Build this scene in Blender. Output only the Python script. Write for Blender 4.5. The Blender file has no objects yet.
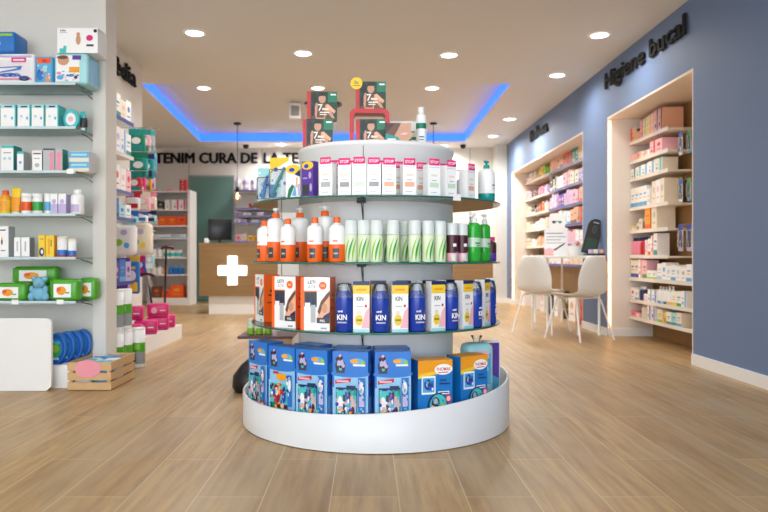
import bpy, bmesh, math, random
from mathutils import Vector, Matrix
random.seed(7)
PI = math.pi
S = bpy.context.scene
COL = S.collection
F, VX, VY, CH = 680.0, 367.0, 256.0, 0.85      # focal length in px, vanishing point, camera height
def X_(px, d): return (px-VX)*d/F
def Z_(py, d): return CH-(py-VY)*d/F

# ---------------------------------------------------------------- materials
def lin(h):
    h = h.lstrip('#'); v = [int(h[i:i+2], 16)/255 for i in (0, 2, 4)]
    return tuple(c/12.92 if c <= .04045 else ((c+.055)/1.055)**2.4 for c in v)+(1,)
MATS = {}
def mat(name, hexc, rough=.5, metal=0, emit=0, vary=.04, scale=18, trans=0, coat=0):
    if name in MATS: return MATS[name]
    m = bpy.data.materials.new(name); m.use_nodes = True
    nt = m.node_tree; b = nt.nodes['Principled BSDF']
    c = lin(hexc)
    b.inputs['Base Color'].default_value = c
    b.inputs['Roughness'].default_value = rough; b.inputs['Metallic'].default_value = metal
    if coat: b.inputs['Coat Weight'].default_value = coat
    if emit:
        b.inputs['Emission Color'].default_value = c; b.inputs['Emission Strength'].default_value = emit
    elif vary:
        tc = nt.nodes.new('ShaderNodeTexCoord'); n = nt.nodes.new('ShaderNodeTexNoise')
        n.inputs['Scale'].default_value = scale
        mx = nt.nodes.new('ShaderNodeMix'); mx.data_type = 'RGBA'
        mx.inputs[6].default_value = tuple(x*(1-vary) for x in c[:3])+(1,)
        mx.inputs[7].default_value = tuple(min(1, x*(1+vary)) for x in c[:3])+(1,)
        nt.links.new(tc.outputs['Object'], n.inputs['Vector'])
        nt.links.new(n.outputs['Fac'], mx.inputs[0]); nt.links.new(mx.outputs[2], b.inputs['Base Color'])
    MATS[name] = m
    return m
def glassy(name, tint, gloss=.05, opacity=0.0, ocol='#ffffff'):
    m = bpy.data.materials.new(name); m.use_nodes = True; nt = m.node_tree
    nt.nodes.remove(nt.nodes['Principled BSDF']); out = nt.nodes['Material Output']
    t = nt.nodes.new('ShaderNodeBsdfTransparent'); t.inputs[0].default_value = lin(tint)
    g = nt.nodes.new('ShaderNodeBsdfGlossy'); g.inputs['Roughness'].default_value = gloss
    fr = nt.nodes.new('ShaderNodeFresnel'); fr.inputs[0].default_value = 1.45
    mx = nt.nodes.new('ShaderNodeMixShader')
    nt.links.new(fr.outputs[0], mx.inputs[0]); nt.links.new(t.outputs[0], mx.inputs[1]); nt.links.new(g.outputs[0], mx.inputs[2])
    last = mx
    if opacity:
        d = nt.nodes.new('ShaderNodeBsdfDiffuse'); d.inputs[0].default_value = lin(ocol)
        m2 = nt.nodes.new('ShaderNodeMixShader'); m2.inputs[0].default_value = opacity
        nt.links.new(mx.outputs[0], m2.inputs[1]); nt.links.new(d.outputs[0], m2.inputs[2]); last = m2
    nt.links.new(last.outputs[0], out.inputs[0]); MATS[name] = m
    return m
# everyday colours, by the word used for them in the labels
HEX = dict(white='#f5f5f4', cream='#ece2cc', grey='#9a9da0', silver='#b9bcc0', black='#17171a', charcoal='#3a3d42',
  red='#c8202c', maroon='#4d1a26', pink='#ee8fa8', magenta='#e0257c', rose='#f3b9c4', peach='#eeb391', orange='#ee5a1c',
  amber='#f2a01c', yellow='#f5cf2c', lime='#8fc93a', green='#2fa23c', emerald='#0d7d5c', teal='#10958f', turquoise='#45c3c4',
  aqua='#a5dde2', sky='#57aee0', blue='#1d74c8', cobalt='#2440b0', navy='#1b2860', purple='#5c3aa0', lilac='#c4b4dc',
  brown='#6b4630', tan='#c09a6c', skin='#cf9a7c', olive='#8c8a34', forest='#123d2c')
def M(c):
    if c in HEX: return mat(c+'_print', HEX[c], .38, vary=.03)
    return MATS[c]
mat('wall_white', '#e2dfd8', .75, vary=.015, scale=2)
mat('ceiling_white', '#e3e2de', .85, vary=.012, scale=1.5)
mat('shelf_white', '#f1f0ee', .45, vary=.01)
mat('gloss_white', '#e2e4e7', .28, vary=.01, scale=3)
mat('blue_paint', '#6b81a5', .6, vary=.03, scale=1.3)
mat('niche_white', '#ece2d6', .6, vary=.01)
mat('chair_white', '#e9e9e6', .4, vary=.01)
mat('black_satin', '#141417', .35, vary=.02)
mat('sign_black', '#0e0e10', .85, vary=.02)
mat('chrome', '#c6cacf', .2, metal=1, vary=.02)
mat('cable', '#2c3a44', .5, vary=.02)
mat('glass_edge', '#1c6a5c', .12, vary=.1, scale=9, coat=.5)
mat('left_glass_edge', '#c9dde2', .15, vary=.05, scale=9)
mat('lamp_glow', '#fff6e8', emit=9)
mat('led_blue', '#3570ff', emit=1.5)
mat('led_warm', '#ffbb78', emit=6)
mat('plus_glow', '#ffffff', emit=1.6)
mat('bulb_glow', '#ffc890', emit=7)
mat('frost_glass', '#668f89', .35, vary=.04, scale=2)
mat('screen', '#0d1014', .25, vary=.01)
mat('pine', '#d2ab7a', .6, vary=.12, scale=30)
mat('bright_white', '#fafafa', .35, vary=.01)
mat('leti_orange', '#ff6a1c', .35, vary=.02)
mat('toy_blue', '#2a78d2', .32, vary=.05)
mat('toy_light', '#92caee', .32, vary=.06, scale=40)
mat('train_blue', '#1478c6', .32, vary=.04)
mat('tag_pink', '#ee2a80', .5, vary=.02)
mat('bottle_green', '#2fb436', .15, vary=.04)
mat('teal_plastic', '#0f9a94', .25, vary=.02)
mat('kin_blue', '#1a3ea6', .22, vary=.06)
mat('mint_clear', '#cfe6cf', .2, vary=.05)
glassy('shelf_glass', '#e2f2ee', .04, .05, '#9fc0bb')
glassy('left_shelf_glass', '#dcf0f0', .05, .16, '#c4e2e4')
glassy('clear_plastic', '#fbfdfe', .08, .08, '#dfe8ec')
glassy('bulb_glass', '#f6e6cc', .03)

def wood(name, a, b, c, pl, pw, axis='Y', rough=.36, mortar=.0016, mcol='#d8c6a8', off=0.0, grain=.55):
    m = bpy.data.materials.new(name); m.use_nodes = True; nt = m.node_tree; bs = nt.nodes['Principled BSDF']
    N = nt.nodes.new; L = nt.links.new
    tc = N('ShaderNodeTexCoord'); mp = N('ShaderNodeMapping'); L(tc.outputs['Object'], mp.inputs[0])
    if axis == 'Y': mp.inputs['Rotation'].default_value = (0, 0, PI/2)
    if axis == 'XZ': mp.inputs['Rotation'].default_value = (PI/2, 0, 0)
    if axis == 'YZ': mp.inputs['Rotation'].default_value = (PI/2, 0, PI/2)
    mp.inputs['Location'].default_value = (0, off, 0)
    br = N('ShaderNodeTexBrick'); L(mp.outputs[0], br.inputs[0])
    br.offset = .37; br.offset_frequency = 2; br.squash = 1
    br.inputs['Color1'].default_value = lin(a); br.inputs['Color2'].default_value = lin(b); br.inputs['Mortar'].default_value = lin(mcol)
    br.inputs['Scale'].default_value = 1; br.inputs['Mortar Size'].default_value = mortar; br.inputs['Mortar Smooth'].default_value = .1
    br.inputs['Brick Width'].default_value = pl; br.inputs['Row Height'].default_value = pw; br.inputs['Bias'].default_value = 0
    st = N('ShaderNodeMapping'); L(mp.outputs[0], st.inputs[0]); st.inputs['Scale'].default_value = (1.3, 16, 16)
    n = N('ShaderNodeTexNoise'); L(st.outputs[0], n.inputs[0]); n.inputs['Scale'].default_value = 1.6; n.inputs['Detail'].default_value = 7; n.inputs['Roughness'].default_value = .62
    st2 = N('ShaderNodeMapping'); L(mp.outputs[0], st2.inputs[0]); st2.inputs['Scale'].default_value = (.8, 3.2, 3)
    n2 = N('ShaderNodeTexNoise'); L(st2.outputs[0], n2.inputs[0]); n2.inputs['Scale'].default_value = 1.4; n2.inputs['Detail'].default_value = 3
    r1 = N('ShaderNodeMapRange'); r1.inputs[1].default_value = .36; r1.inputs[2].default_value = .66; r1.inputs[4].default_value = grain; L(n.outputs['Fac'], r1.inputs[0])
    mx = N('ShaderNodeMix'); mx.data_type = 'RGBA'; L(r1.outputs[0], mx.inputs[0]); L(br.outputs['Color'], mx.inputs[6]); mx.inputs[7].default_value = lin(c)
    r2 = N('ShaderNodeMapRange'); r2.inputs[1].default_value = .4; r2.inputs[2].default_value = .72; r2.inputs[4].default_value = .62; L(n2.outputs['Fac'], r2.inputs[0])
    m2 = N('ShaderNodeMix'); m2.data_type = 'RGBA'; L(r2.outputs[0], m2.inputs[0]); L(mx.outputs[2], m2.inputs[6]); m2.inputs[7].default_value = lin('#b5a180') if axis == 'Y' else lin(b)
    m3 = N('ShaderNodeMix'); m3.data_type = 'RGBA'; L(br.outputs['Fac'], m3.inputs[0]); L(m2.outputs[2], m3.inputs[6]); m3.inputs[7].default_value = lin(mcol)
    L(m3.outputs[2], bs.inputs['Base Color']); bs.inputs['Roughness'].default_value = rough
    MATS[name] = m
wood('floor_wood', '#c5a26c', '#ae8c5e', '#8a6d47', 1.2, .238, 'Y', .42, .0016, '#d0bc96', off=-.111, grain=.8)
wood('counter_wood', '#a08054', '#94744a', '#7c5f3a', 3.0, .9, 'XZ', .5, .0, '#8f6a3c')
wood('niche_wood', '#a8824e', '#9b7542', '#84622f', 3.0, .9, 'YZ', .55, .0, '#84622f')

# ---------------------------------------------------------------- mesh builder
_txt = {}
def text_geo(s, bold=.03, res=3):
    k = (s, bold)
    if k not in _txt:
        cu = bpy.data.curves.new('t', 'FONT'); cu.body = s; cu.size = 1; cu.extrude = .5; cu.resolution_u = res; cu.offset = bold
        o = bpy.data.objects.new('t', cu); COL.objects.link(o)
        dg = bpy.context.evaluated_depsgraph_get()
        me = bpy.data.meshes.new_from_object(o.evaluated_get(dg))
        vs = [v.co.copy() for v in me.vertices]; fs = [tuple(p.vertices) for p in me.polygons]
        x0 = min(v.x for v in vs); x1 = max(v.x for v in vs)
        _txt[k] = (vs, fs, x0, x1)
        bpy.data.objects.remove(o); bpy.data.curves.remove(cu); bpy.data.meshes.remove(me)
    return _txt[k]
class MB:
    def __init__(s): s.v = []; s.f = []; s.m = []; s.sm = []; s.mats = []
    def mi(s, m):
        m = M(m) if isinstance(m, str) else m
        if m not in s.mats: s.mats.append(m)
        return s.mats.index(m)
    def add(s, vs, fs, m, smooth=False, T=None):
        b = len(s.v); s.v += [tuple(T @ Vector(p)) if T else tuple(p) for p in vs]
        ms = m if isinstance(m, list) else [m]*len(fs)
        for f, mm in zip(fs, ms): s.f.append([i+b for i in f]); s.m.append(s.mi(mm)); s.sm.append(smooth)
        return s
    def box(s, x0, x1, y0, y1, z0, z1, m, T=None, sides=None):
        vs = [(x0,y0,z0),(x1,y0,z0),(x1,y1,z0),(x0,y1,z0),(x0,y0,z1),(x1,y0,z1),(x1,y1,z1),(x0,y1,z1)]
        fs = [(0,3,2,1),(4,5,6,7),(0,1,5,4),(1,2,6,5),(2,3,7,6),(3,0,4,7)]   # bottom top front right back left
        mm = [m]*6
        if sides:
            for k, c in sides.items(): mm[dict(bottom=0, top=1, front=2, right=3, back=4, left=5)[k]] = c
        return s.add(vs, fs, mm, T=T)
    def rbox(s, x0, x1, y0, y1, z0, z1, m, r=.01, seg=3, T=None, smooth=True):
        bm = bmesh.new(); bmesh.ops.create_cube(bm, size=1)
        for v in bm.verts: v.co = Vector((x0+(v.co.x+.5)*(x1-x0), y0+(v.co.y+.5)*(y1-y0), z0+(v.co.z+.5)*(z1-z0)))
        r = min(r, .49*min(x1-x0, y1-y0, z1-z0))
        bmesh.ops.bevel(bm, geom=list(bm.edges), offset=r, segments=seg, profile=.5, affect='EDGES')
        bm.verts.index_update()
        s.add([v.co.copy() for v in bm.verts], [[v.index for v in f.verts] for f in bm.faces], m, smooth, T); bm.free()
        return s
    def lathe(s, prof, m, n=20, sx=1, sy=1, T=None, closed=True, a0=0, smooth=True, cx=0, cy=0):
        """prof: list of (r,z) ; m: material or list, one per band"""
        vs = []; k = len(prof)
        for r, z in prof:
            for i in range(n):
                a = 2*PI*i/n+a0; vs.append((cx+r*sx*math.cos(a), cy+r*sy*math.sin(a), z))
        ms = m if isinstance(m, list) else [m]*(k-1)
        for j in range(k-1):
            fs = [(j*n+i, j*n+(i+1) % n, (j+1)*n+(i+1) % n, (j+1)*n+i) for i in range(n)]
            s.add(vs if j == 0 else [], [], ms[j])
            b = len(s.v)-len(vs)
            for f in fs: s.f.append([q+b for q in f]); s.m.append(s.mi(ms[j])); s.sm.append(smooth)
        b = len(s.v)-len(vs)
        if T:
            for q in range(b, len(s.v)): s.v[q] = tuple(T @ Vector(s.v[q]))
        if closed:
            if prof[0][0] > 1e-5: s.f.append([b+i for i in range(n)][::-1]); s.m.append(s.mi(ms[0])); s.sm.append(False)
            if prof[-1][0] > 1e-5: s.f.append([b+(k-1)*n+i for i in range(n)]); s.m.append(s.mi(ms[-1])); s.sm.append(False)
        return s
    def prism(s, pts, y0, y1, m, T=None, smooth=False):
        """outline pts in x,z extruded from y0 to y1"""
        n = len(pts)
        vs = [(x, y0, z) for x, z in pts]+[(x, y1, z) for x, z in pts]
        fs = [tuple(range(n)), tuple(range(2*n-1, n-1, -1))]+[(i, i+n, (i+1) % n+n, (i+1) % n) for i in range(n)]
        return s.add(vs, fs, m, smooth, T)
    def slab(s, pts, z0, z1, m, T=None, side=None):
        """outline pts in x,y extruded from z0 to z1"""
        n = len(pts)
        vs = [(x, y, z0) for x, y in pts]+[(x, y, z1) for x, y in pts]
        fs = [tuple(range(n-1, -1, -1)), tuple(range(n, 2*n))]+[(i, (i+1) % n, (i+1) % n+n, i+n) for i in range(n)]
        return s.add(vs, fs, [m, m]+[side or m]*n, False, T)
    def tube(s, pts, r, m, n=8, r2=None, smooth=True):
        pts = [Vector(p) for p in pts]; k = len(pts); b = len(s.v)
        for j, p in enumerate(pts):
            d = (pts[min(j+1, k-1)]-pts[max(j-1, 0)]).normalized()
            u = d.cross(Vector((0, 0, 1))) if abs(d.z) < .95 else d.cross(Vector((1, 0, 0))); u.normalize(); w = d.cross(u)
            rr = r if r2 is None else r+(r2-r)*j/(k-1)
            for i in range(n):
                a = 2*PI*i/n; s.v.append(tuple(p+u*rr*math.cos(a)+w*rr*math.sin(a)))
        mi = s.mi(m)
        for j in range(k-1):
            for i in range(n):
                s.f.append([b+j*n+i, b+j*n+(i+1) % n, b+(j+1)*n+(i+1) % n, b+(j+1)*n+i]); s.m.append(mi); s.sm.append(smooth)
        s.f.append([b+i for i in range(n)]); s.m.append(mi); s.sm.append(False)
        s.f.append([b+(k-1)*n+i for i in range(n)][::-1]); s.m.append(mi); s.sm.append(False)
        return s
    def patch(s, a0, a1, z0, z1, r, m, n=6, sy=1):
        """printed patch on an upright cylinder, angles from the front (-y), to the right positive"""
        vs = []; 
        for i in range(n+1):
            a = a0+(a1-a0)*i/n
            for z in (z0, z1): vs.append((r*math.sin(a), -r*sy*math.cos(a), z))
        return s.add(vs, [(2*i, 2*i+2, 2*i+3, 2*i+1) for i in range(n)], m, True)
    def text(s, t, x, z, y, size, m, th=.002, T=None, bold=.03, fit=None, center=True):
        vs, fs, x0, x1 = text_geo(t, bold)
        kx = size
        if fit: kx = fit/(x1-x0)
        ox = x-(x0+x1)/2*kx if center else x-x0*kx
        R = [(ox+v.x*kx, y-v.z*th, z+v.y*size) for v in vs]
        return s.add(R, fs, m, False, T)
    def art(s, w, h, y, items, T=None, e=.0004):
        """flat print on a front face: origin bottom centre, unit coords; each layer a hair in front"""
        for i, it in enumerate(items):
            k, c = it[0], it[-1]; yy = y-e*(1+.5*i)
            U = lambda u: (u-.5)*w
            if k == 'r':
                u0, v0, u1, v1 = it[1:5]; pts = [(U(u0), v0*h), (U(u1), v0*h), (U(u1), v1*h), (U(u0), v1*h)]
            elif k == 'e':
                u, v, ru, rv = it[1:5]; pts = [(U(u)+ru*w*math.cos(a*PI/8), v*h+rv*h*math.sin(a*PI/8)) for a in range(16)]
            elif k == 'p':
                pts = [(U(u), v*h) for u, v in it[1]]
            elif k == 't':
                s.text(it[1], U(it[2]), it[3]*h, yy, it[4]*h, it[5], th=.0002, T=T, bold=.02, fit=it[6]*w if len(it) > 6 else None); continue
            s.add([(x, yy, z) for x, z in pts], [tuple(range(len(pts)))], c, T=T)
        return s
    def build(s, name, parent=None, loc=(0, 0, 0), rz=0):
        me = bpy.data.meshes.new(name); me.from_pydata(s.v, [], s.f)
        for m in s.mats: me.materials.append(m)
        me.polygons.foreach_set('material_index', s.m); me.polygons.foreach_set('use_smooth', s.sm); me.update()
        o = bpy.data.objects.new(name, me); COL.objects.link(o)
        o.location = loc; o.rotation_euler = (0, 0, rz)
        if parent: o.parent = parent
        return o
def struct(name, mb, **k):
    o = mb.build(name, **k)
    if not k.get('parent'): o['kind'] = 'structure'
    return o
def empty(name, loc=(0, 0, 0), rz=0, parent=None):
    o = bpy.data.objects.new(name, None); COL.objects.link(o); o.location = loc; o.rotation_euler = (0, 0, rz)
    o.empty_display_size = .05
    if parent: o.parent = parent
    return o
def tag(o, label, cat, group=None):
    o['label'] = label; o['category'] = cat
    if group: o['group'] = group
    return o
USED = set()
def put(proto, loc, rz=0, scale=None, lean=None):
    """first use moves the prototype itself; later uses copy it with its parts"""
    if proto.name not in USED: USED.add(proto.name); r = proto
    else:
        r = proto.copy(); COL.objects.link(r)
        for ch in proto.children:
            c = ch.copy(); COL.objects.link(c); c.parent = r
            for g in ch.children:
                d = g.copy(); COL.objects.link(d); d.parent = c
        USED.add(r.name)
    r.location = loc; r.rotation_euler = (lean or 0, 0, rz)
    return r
QUEUE = []
ORD = ['', 'second', 'third', 'fourth', 'fifth', 'sixth', 'seventh', 'eighth', 'ninth', 'tenth', 'eleventh', 'twelfth', 'thirteenth', 'fourteenth', 'fifteenth', 'sixteenth']
def reg(o, desc, row, cat, key, grp=None): QUEUE.append((o, desc, row, cat, key, grp)); return o
def plural(c): return c+('es' if c.endswith(('x', 's')) else 's')
def finish_labels():
    rows = {}
    for q in QUEUE: rows.setdefault((q[1], q[2]), []).append(q)
    cats = {}
    for q in QUEUE: cats.setdefault((q[3], q[2]), []).append(q)
    for (desc, row), qs in rows.items():
        qs.sort(key=lambda q: q[4]); n = len(qs)
        for i, (o, d, r, cat, key, grp) in enumerate(qs):
            if n == 1: lab = d+' '+r
            elif n == 2: lab = ('left' if i == 0 else 'right')+' of two, '+d+' '+r
            elif i == 0: lab = 'leftmost '+d+' '+r
            elif i == n-1: lab = 'rightmost '+d+' '+r
            else: lab = d+' '+ORD[i]+' from left '+r
            open('/tmp/labs.txt', 'a').write('%d %s\n' % (len(lab.replace('-', ' ').split()), lab)) if 0 else None
            o['label'] = lab; o['category'] = cat
            if n > 1 or grp or len(cats[(cat, row)]) > 1: o['group'] = grp or (plural(cat)+' '+row)

# ---------------------------------------------------------------- the setting
XR, CZ, XL = 2.556, 2.885, -2.42
NB = 3.05                                  # back of the niches
BW = 12.8
struct('floor', MB().box(-4.6, 3.3, -3, 13.0, -.08, 0, 'floor_wood'))
RC = CZ+.15
cA, cB, cC, cD = (-2.68, 8.05), (1.70, 8.05), (1.74, 12.1), (-2.97, 12.1)      # coffer opening
cm = MB(); W = 'ceiling_white'
for q in ([(-4.6, -3), (3.3, -3), (3.3, 8.05), (-4.6, 8.05)], [(-4.6, 12.1), (3.3, 12.1), (3.3, 13.0), (-4.6, 13.0)],
          [(-4.6, 8.05), cA, cD, (-4.6, 12.1)], [cB, (3.3, 8.05), (3.3, 12.1), cC]): cm.slab(q, CZ, CZ+.3, W)
cm.box(-3.4, 2.3, 7.8, 12.4, RC+.14, RC+.2, W)
cm.slab([(-3.2, 7.9), (2.1, 7.9), (2.1, 12.3), (-3.2, 12.3)], RC, RC+.06, W)
struct('ceiling', cm)
# blue light strips round the raised ceiling
def strip(a, b, nrm):
    a = Vector((a[0], a[1], 0)); b = Vector((b[0], b[1], 0)); n = Vector((nrm[0], nrm[1], 0))*.012
    pts = [a+n*.05, b+n*.05, b+n, a+n]
    o = MB().slab([(p.x, p.y) for p in pts], CZ+.012, CZ+.135, 'led_blue').build('light_strip')
    return o
for a, b, n, w in ((cA, cD, (1, 0), 'left'), (cD, cC, (0, -1), 'back'), (cB, cC, (-1, 0), 'right')):
    tag(strip(a, b, n), 'blue glowing light strip along the %s edge of the raised ceiling' % w, 'light strip', 'blue light strips')

B = 'blue_paint'; n2 = (5.33, 7.24); n1 = (8.05, 12.0); NT = 2.324
rw = MB()
rw.box(XR, 3.2, -3, n2[0], 0, CZ, B); rw.box(XR, 3.2, n2[1], n1[0], 0, CZ, B); rw.box(XR, 3.2, n1[1], 12.41, 0, CZ, B)
rw.box(XR, 3.2, n2[0], n2[1], NT, CZ, B); rw.box(XR, 3.2, n1[0], n1[1], NT, CZ, B)
struct('wall_right', rw)
bb = MB()
for a, b in ((-3, n2[0]), (n2[1], n1[0]), (n1[1], 12.41)): bb.box(XR-.015, XR+.001, a, b, 0, .085, 'shelf_white')
for y1 in (n2[1], n1[1]): bb.box(XR, NB-.02, y1-.035, y1-.02, 0, .085, 'shelf_white')
struct('baseboard_right', bb)
for i, (a, b) in enumerate((n2, n1)):
    q = MB(); w = 'niche_white'
    q.box(XR+.002, NB, b-.02, b, 0, NT, w); q.box(XR+.002, NB, a, a+.02, 0, NT, w); q.box(XR+.002, NB, a+.02, b-.02, NT-.02, NT, w)
    struct('trim_%d' % (i+1), q)
    nn = 'nearer' if i == 0 else 'farther'
    bp = MB().box(NB-.012, NB+.02, a+.02, b-.02, 0, NT-.02, 'niche_wood').build('back_panel')
    tag(bp, 'oak back panel of the %s wall niche' % nn, 'back panel', 'niche back panels')
    ls = MB().box(XR+.008, XR+.030, b-.026, b-.0205, .09, NT-.04, 'led_warm').build('light_strip')
    tag(ls, 'warm vertical light strip on the far side of the %s niche' % nn, 'light strip', 'warm niche light strips')
    ls = MB().box(XR+.008, XR+.026, a+.0205, a+.026, .09, NT-.04, 'led_warm').build('light_strip')  # hidden strip added to warm the niche interior
    tag(ls, 'added unseen warm light strip on the near side of the %s niche' % nn, 'light strip', 'warm niche light strips')
struct('wall_back', MB().box(-4.6, 3.2, BW, 13.0, 0, CZ, 'wall_white'))
struct('trim_3', MB().box(2.36, XR+.3, 12.411, BW-.001, 0, CZ, 'wall_white').box(2.345, 2.36, 12.40, BW-.001, 0, .085, 'shelf_white').box(2.36, XR, 12.395, 12.411, 0, .085, 'shelf_white'))
struct('wall_left', MB().box(-4.6, -4.3, -3, 13, 0, CZ, 'wall_white'))
struct('trim_4', MB().box(-4.3, XL, 4.851, 7.32, 0, CZ, 'wall_white'))
struct('trim_5', MB().box(-4.3, -1.879, 4.72, 4.85, 0, CZ, 'wall_white').box(-1.88, -1.79, 4.66, 4.86, 0, CZ, 'wall_white'))
# panel joints of the back wall
pj = MB()
for px in (189, 262, 340, 470): pj.box(X_(px, BW)-.006, X_(px, BW)+.006, BW-.002, BW+.001, 0, CZ-.01, 'grey')
struct('trim_6', pj)
# frosted door
Yd = BW-.03; xa, xb = X_(190, Yd), X_(233, Yd); zt = Z_(177, Yd)
d = struct('door_1', MB().box(xa, xb, Yd, BW-.003, .01, zt, 'frost_glass').box(xa-.03, xa, Yd-.01, BW-.003, 0, zt+.03, 'grey').box(xb, xb+.03, Yd-.01, BW-.003, 0, zt+.03, 'grey').box(xa, xb, Yd-.01, BW-.003, zt, zt+.03, 'grey'))
MB().tube([(xa+.07, Yd-.05, .45), (xa+.07, Yd-.05, 1.5)], .014, 'chrome').tube([(xa+.07, Yd-.05, .55), (xa+.07, Yd, .55)], .008, 'chrome').tube([(xa+.07, Yd-.05, 1.4), (xa+.07, Yd, 1.4)], .008, 'chrome').build('door_handle', parent=d)

# ---------------------------------------------------------------- wall lettering
def letters(s, label, T, size, fit=None, th=.018, bold=.025):
    m = MB(); k = bold*size
    for j, (dx, dz_) in enumerate(((-k, 0), (k, 0), (0, -k*.6), (0, k*.6))): m.text(s, dx, dz_, .0006*j, size, 'sign_black', th=th, bold=0, fit=fit, center=False)
    o = m.build('wall_lettering')
    o.matrix_world = T
    tag(o, label, 'sign')
    return o
Yt = BW-.02
letters('TENIM CURA DE', 'black raised letters TENIM CURA DE on the white back wall', Matrix.Translation((X_(155, Yt), Yt, Z_(163, Yt))), .275, X_(257, Yt)-X_(155, Yt), bold=.045)
letters('LA TEVA', 'black raised letters LA TEVA on the back wall behind the carousel', Matrix.Translation((X_(264, Yt), Yt, Z_(163, Yt))), .275, .98, bold=.045)
def on_right(y0, z): return Matrix.Translation((XR-.02, y0, z)) @ Matrix.Rotation(-PI/2, 4, 'Z')
letters('Higiene bucal', 'black raised letters Higiene bucal above the nearer niche', on_right(7.24, 2.625), .235, 1.82)
letters('Bellesa', 'small black raised lettering high above the farther niche', on_right(10.55, 2.62), .24, .98)
o = letters('èdia', 'black raised letters edia high on the left wall by the white pillar', Matrix.Translation((XL+.02, 6.48, 2.60)) @ Matrix.Rotation(PI/2, 4, 'Z'), .25, .58)

# ---------------------------------------------------------------- ceiling lights
def downlight_proto():
    r = empty('downlight')
    MB().lathe([(.078, -.004), (.085, -.010), (.104, -.008), (.106, -.001)], 'bright_white', 28, closed=False).build('trim_ring', r)
    MB().lathe([(.0, -.006), (.078, -.006), (.078, -.002), (0, -.002)], 'lamp_glow', 28, closed=False).build('diffuser', r)
    return r
dl = downlight_proto()
LP = [(-1.57, 6.2, 'at upper left near the black wall letters'), (-.64, 6.82, 'above the left stack of green boxes'), (.83, 6.88, 'right of the carousel top, large'),
      (2.14, 6.26, 'beside the word Higiene'), (2.14, 7.65, 'one beyond the light beside the word Higiene'), (2.12, 10.1, 'between the coffer and far niche'),
      (2.14, 11.53, 'near the back right pillar'), (1.42, 12.52, 'just right of the carousel by the back wall'), (-1.56, 12.36, 'by the back wall above the foot-care packs')]
for x, y, w in LP: tag(put(dl, (x, y, CZ)), 'round recessed ceiling light '+w, 'ceiling light', 'recessed ceiling lights')
LP2 = [(-2.12, 8.84, 'left one inside the raised ceiling'), (-.64, 8.84, 'middle one inside the raised ceiling'), (.845, 8.84, 'right one inside the raised ceiling')]
for x, y, w in LP2: tag(put(dl, (x, y, RC)), 'round recessed ceiling light, '+w, 'ceiling light', 'recessed ceiling lights')
def spot(x, y, z, e, size=3.0, col=(1, .96, .91)):
    l = bpy.data.lights.new('ceiling_spot', 'SPOT'); l.energy = e; l.spot_size = size; l.spot_blend = .8; l.shadow_soft_size = .09; l.color = col
    o = bpy.data.objects.new('ceiling_spot', l); COL.objects.link(o); o.location = (x, y, z)
for x, y, w in LP: spot(x, y, CZ-.03, 44 if y < 8 else 125)
for x, y, w in LP2: spot(x, y, RC-.03, 125)
for x, y in ((-1.57, 3.2), (1.3, 2.6), (-1.57, 1.2), (.3, 1.0), (-3.2, 3.3), (-.2, 4.9)): spot(x, y, CZ-.03, 26)  # extra unseen spots added out of frame, with no fixtures

# pendants
def pendant():
    r = empty('pendant_lamp')
    MB().lathe([(0, -.03), (.05, -.03), (.06, -.02), (.06, 0), (0, 0)], 'black_satin', 20, closed=False).build('ceiling_rose', r)
    MB().tube([(0, 0, -.03), (0, 0, -1.05)], .006, 'black_satin').build('cord', r)
    MB().lathe([(0, -1.04), (.022, -1.045), (.03, -1.07), (.03, -1.12), (.02, -1.125)], 'black_satin', 16, closed=False).build('lamp_holder', r)
    b = MB().lathe([(.018, -1.12), (.03, -1.15), (.06, -1.2), (.065, -1.24), (.04, -1.28), (0, -1.295)], 'bulb_glass', 20, closed=False).build('bulb', r)
    MB().lathe([(.002, -1.14), (.02, -1.18), (.022, -1.23), (.002, -1.26)], 'bulb_glow', 12, closed=False).build('filament', b)
    return r
pd = pendant()
tag(put(pd, (-2.13, 11.17, RC)), 'bare bulb pendant on black cord hanging above the left end of the counter', 'pendant lamp', 'bulb pendants')
tag(put(pd, (1.09, 11.17, RC)), 'bare bulb pendant on black cord hanging right of the white bottle on the carousel', 'pendant lamp', 'bulb pendants')
o = MB().lathe([(0, -.03), (.24, -.03), (.27, -.015), (.27, 0), (0, 0)], 'black_satin', 28, closed=False).build('ceiling_rose', loc=(-.63, 9.77, RC))
tag(o, 'flat wide black ceiling plate half hidden behind the left stack of green boxes', 'ceiling plate')
vz = Z_(112, 9.0)
o = MB().rbox(-.085, .085, -.03, .10, -.25, -.03, 'shelf_white', .012).tube([(0, .05, -.06), (0, .05, 0)], .012, 'shelf_white').build('ceiling_speaker', loc=(X_(295, 9.6), 9.6, RC), rz=.15)
MB().rbox(-.055, .055, -.034, -.0305, -.21, -.07, 'grey', .001, 1).build('grille', o)
tag(o, 'small white ceiling speaker with grey grille left of the green box stack', 'speaker')
for px, w in ((246, 'above the back wall letters CURA DE'), (463, 'right of the carousel by the back wall')):
    o = MB().lathe([(0, -.075), (.03, -.07), (.05, -.045), (.055, 0)], 'black_satin', 18).build('security_camera', loc=(X_(px, 12.45), 12.45, CZ))
    tag(o, 'tiny black dome camera on ceiling '+w, 'security camera', 'dome cameras')

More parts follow.
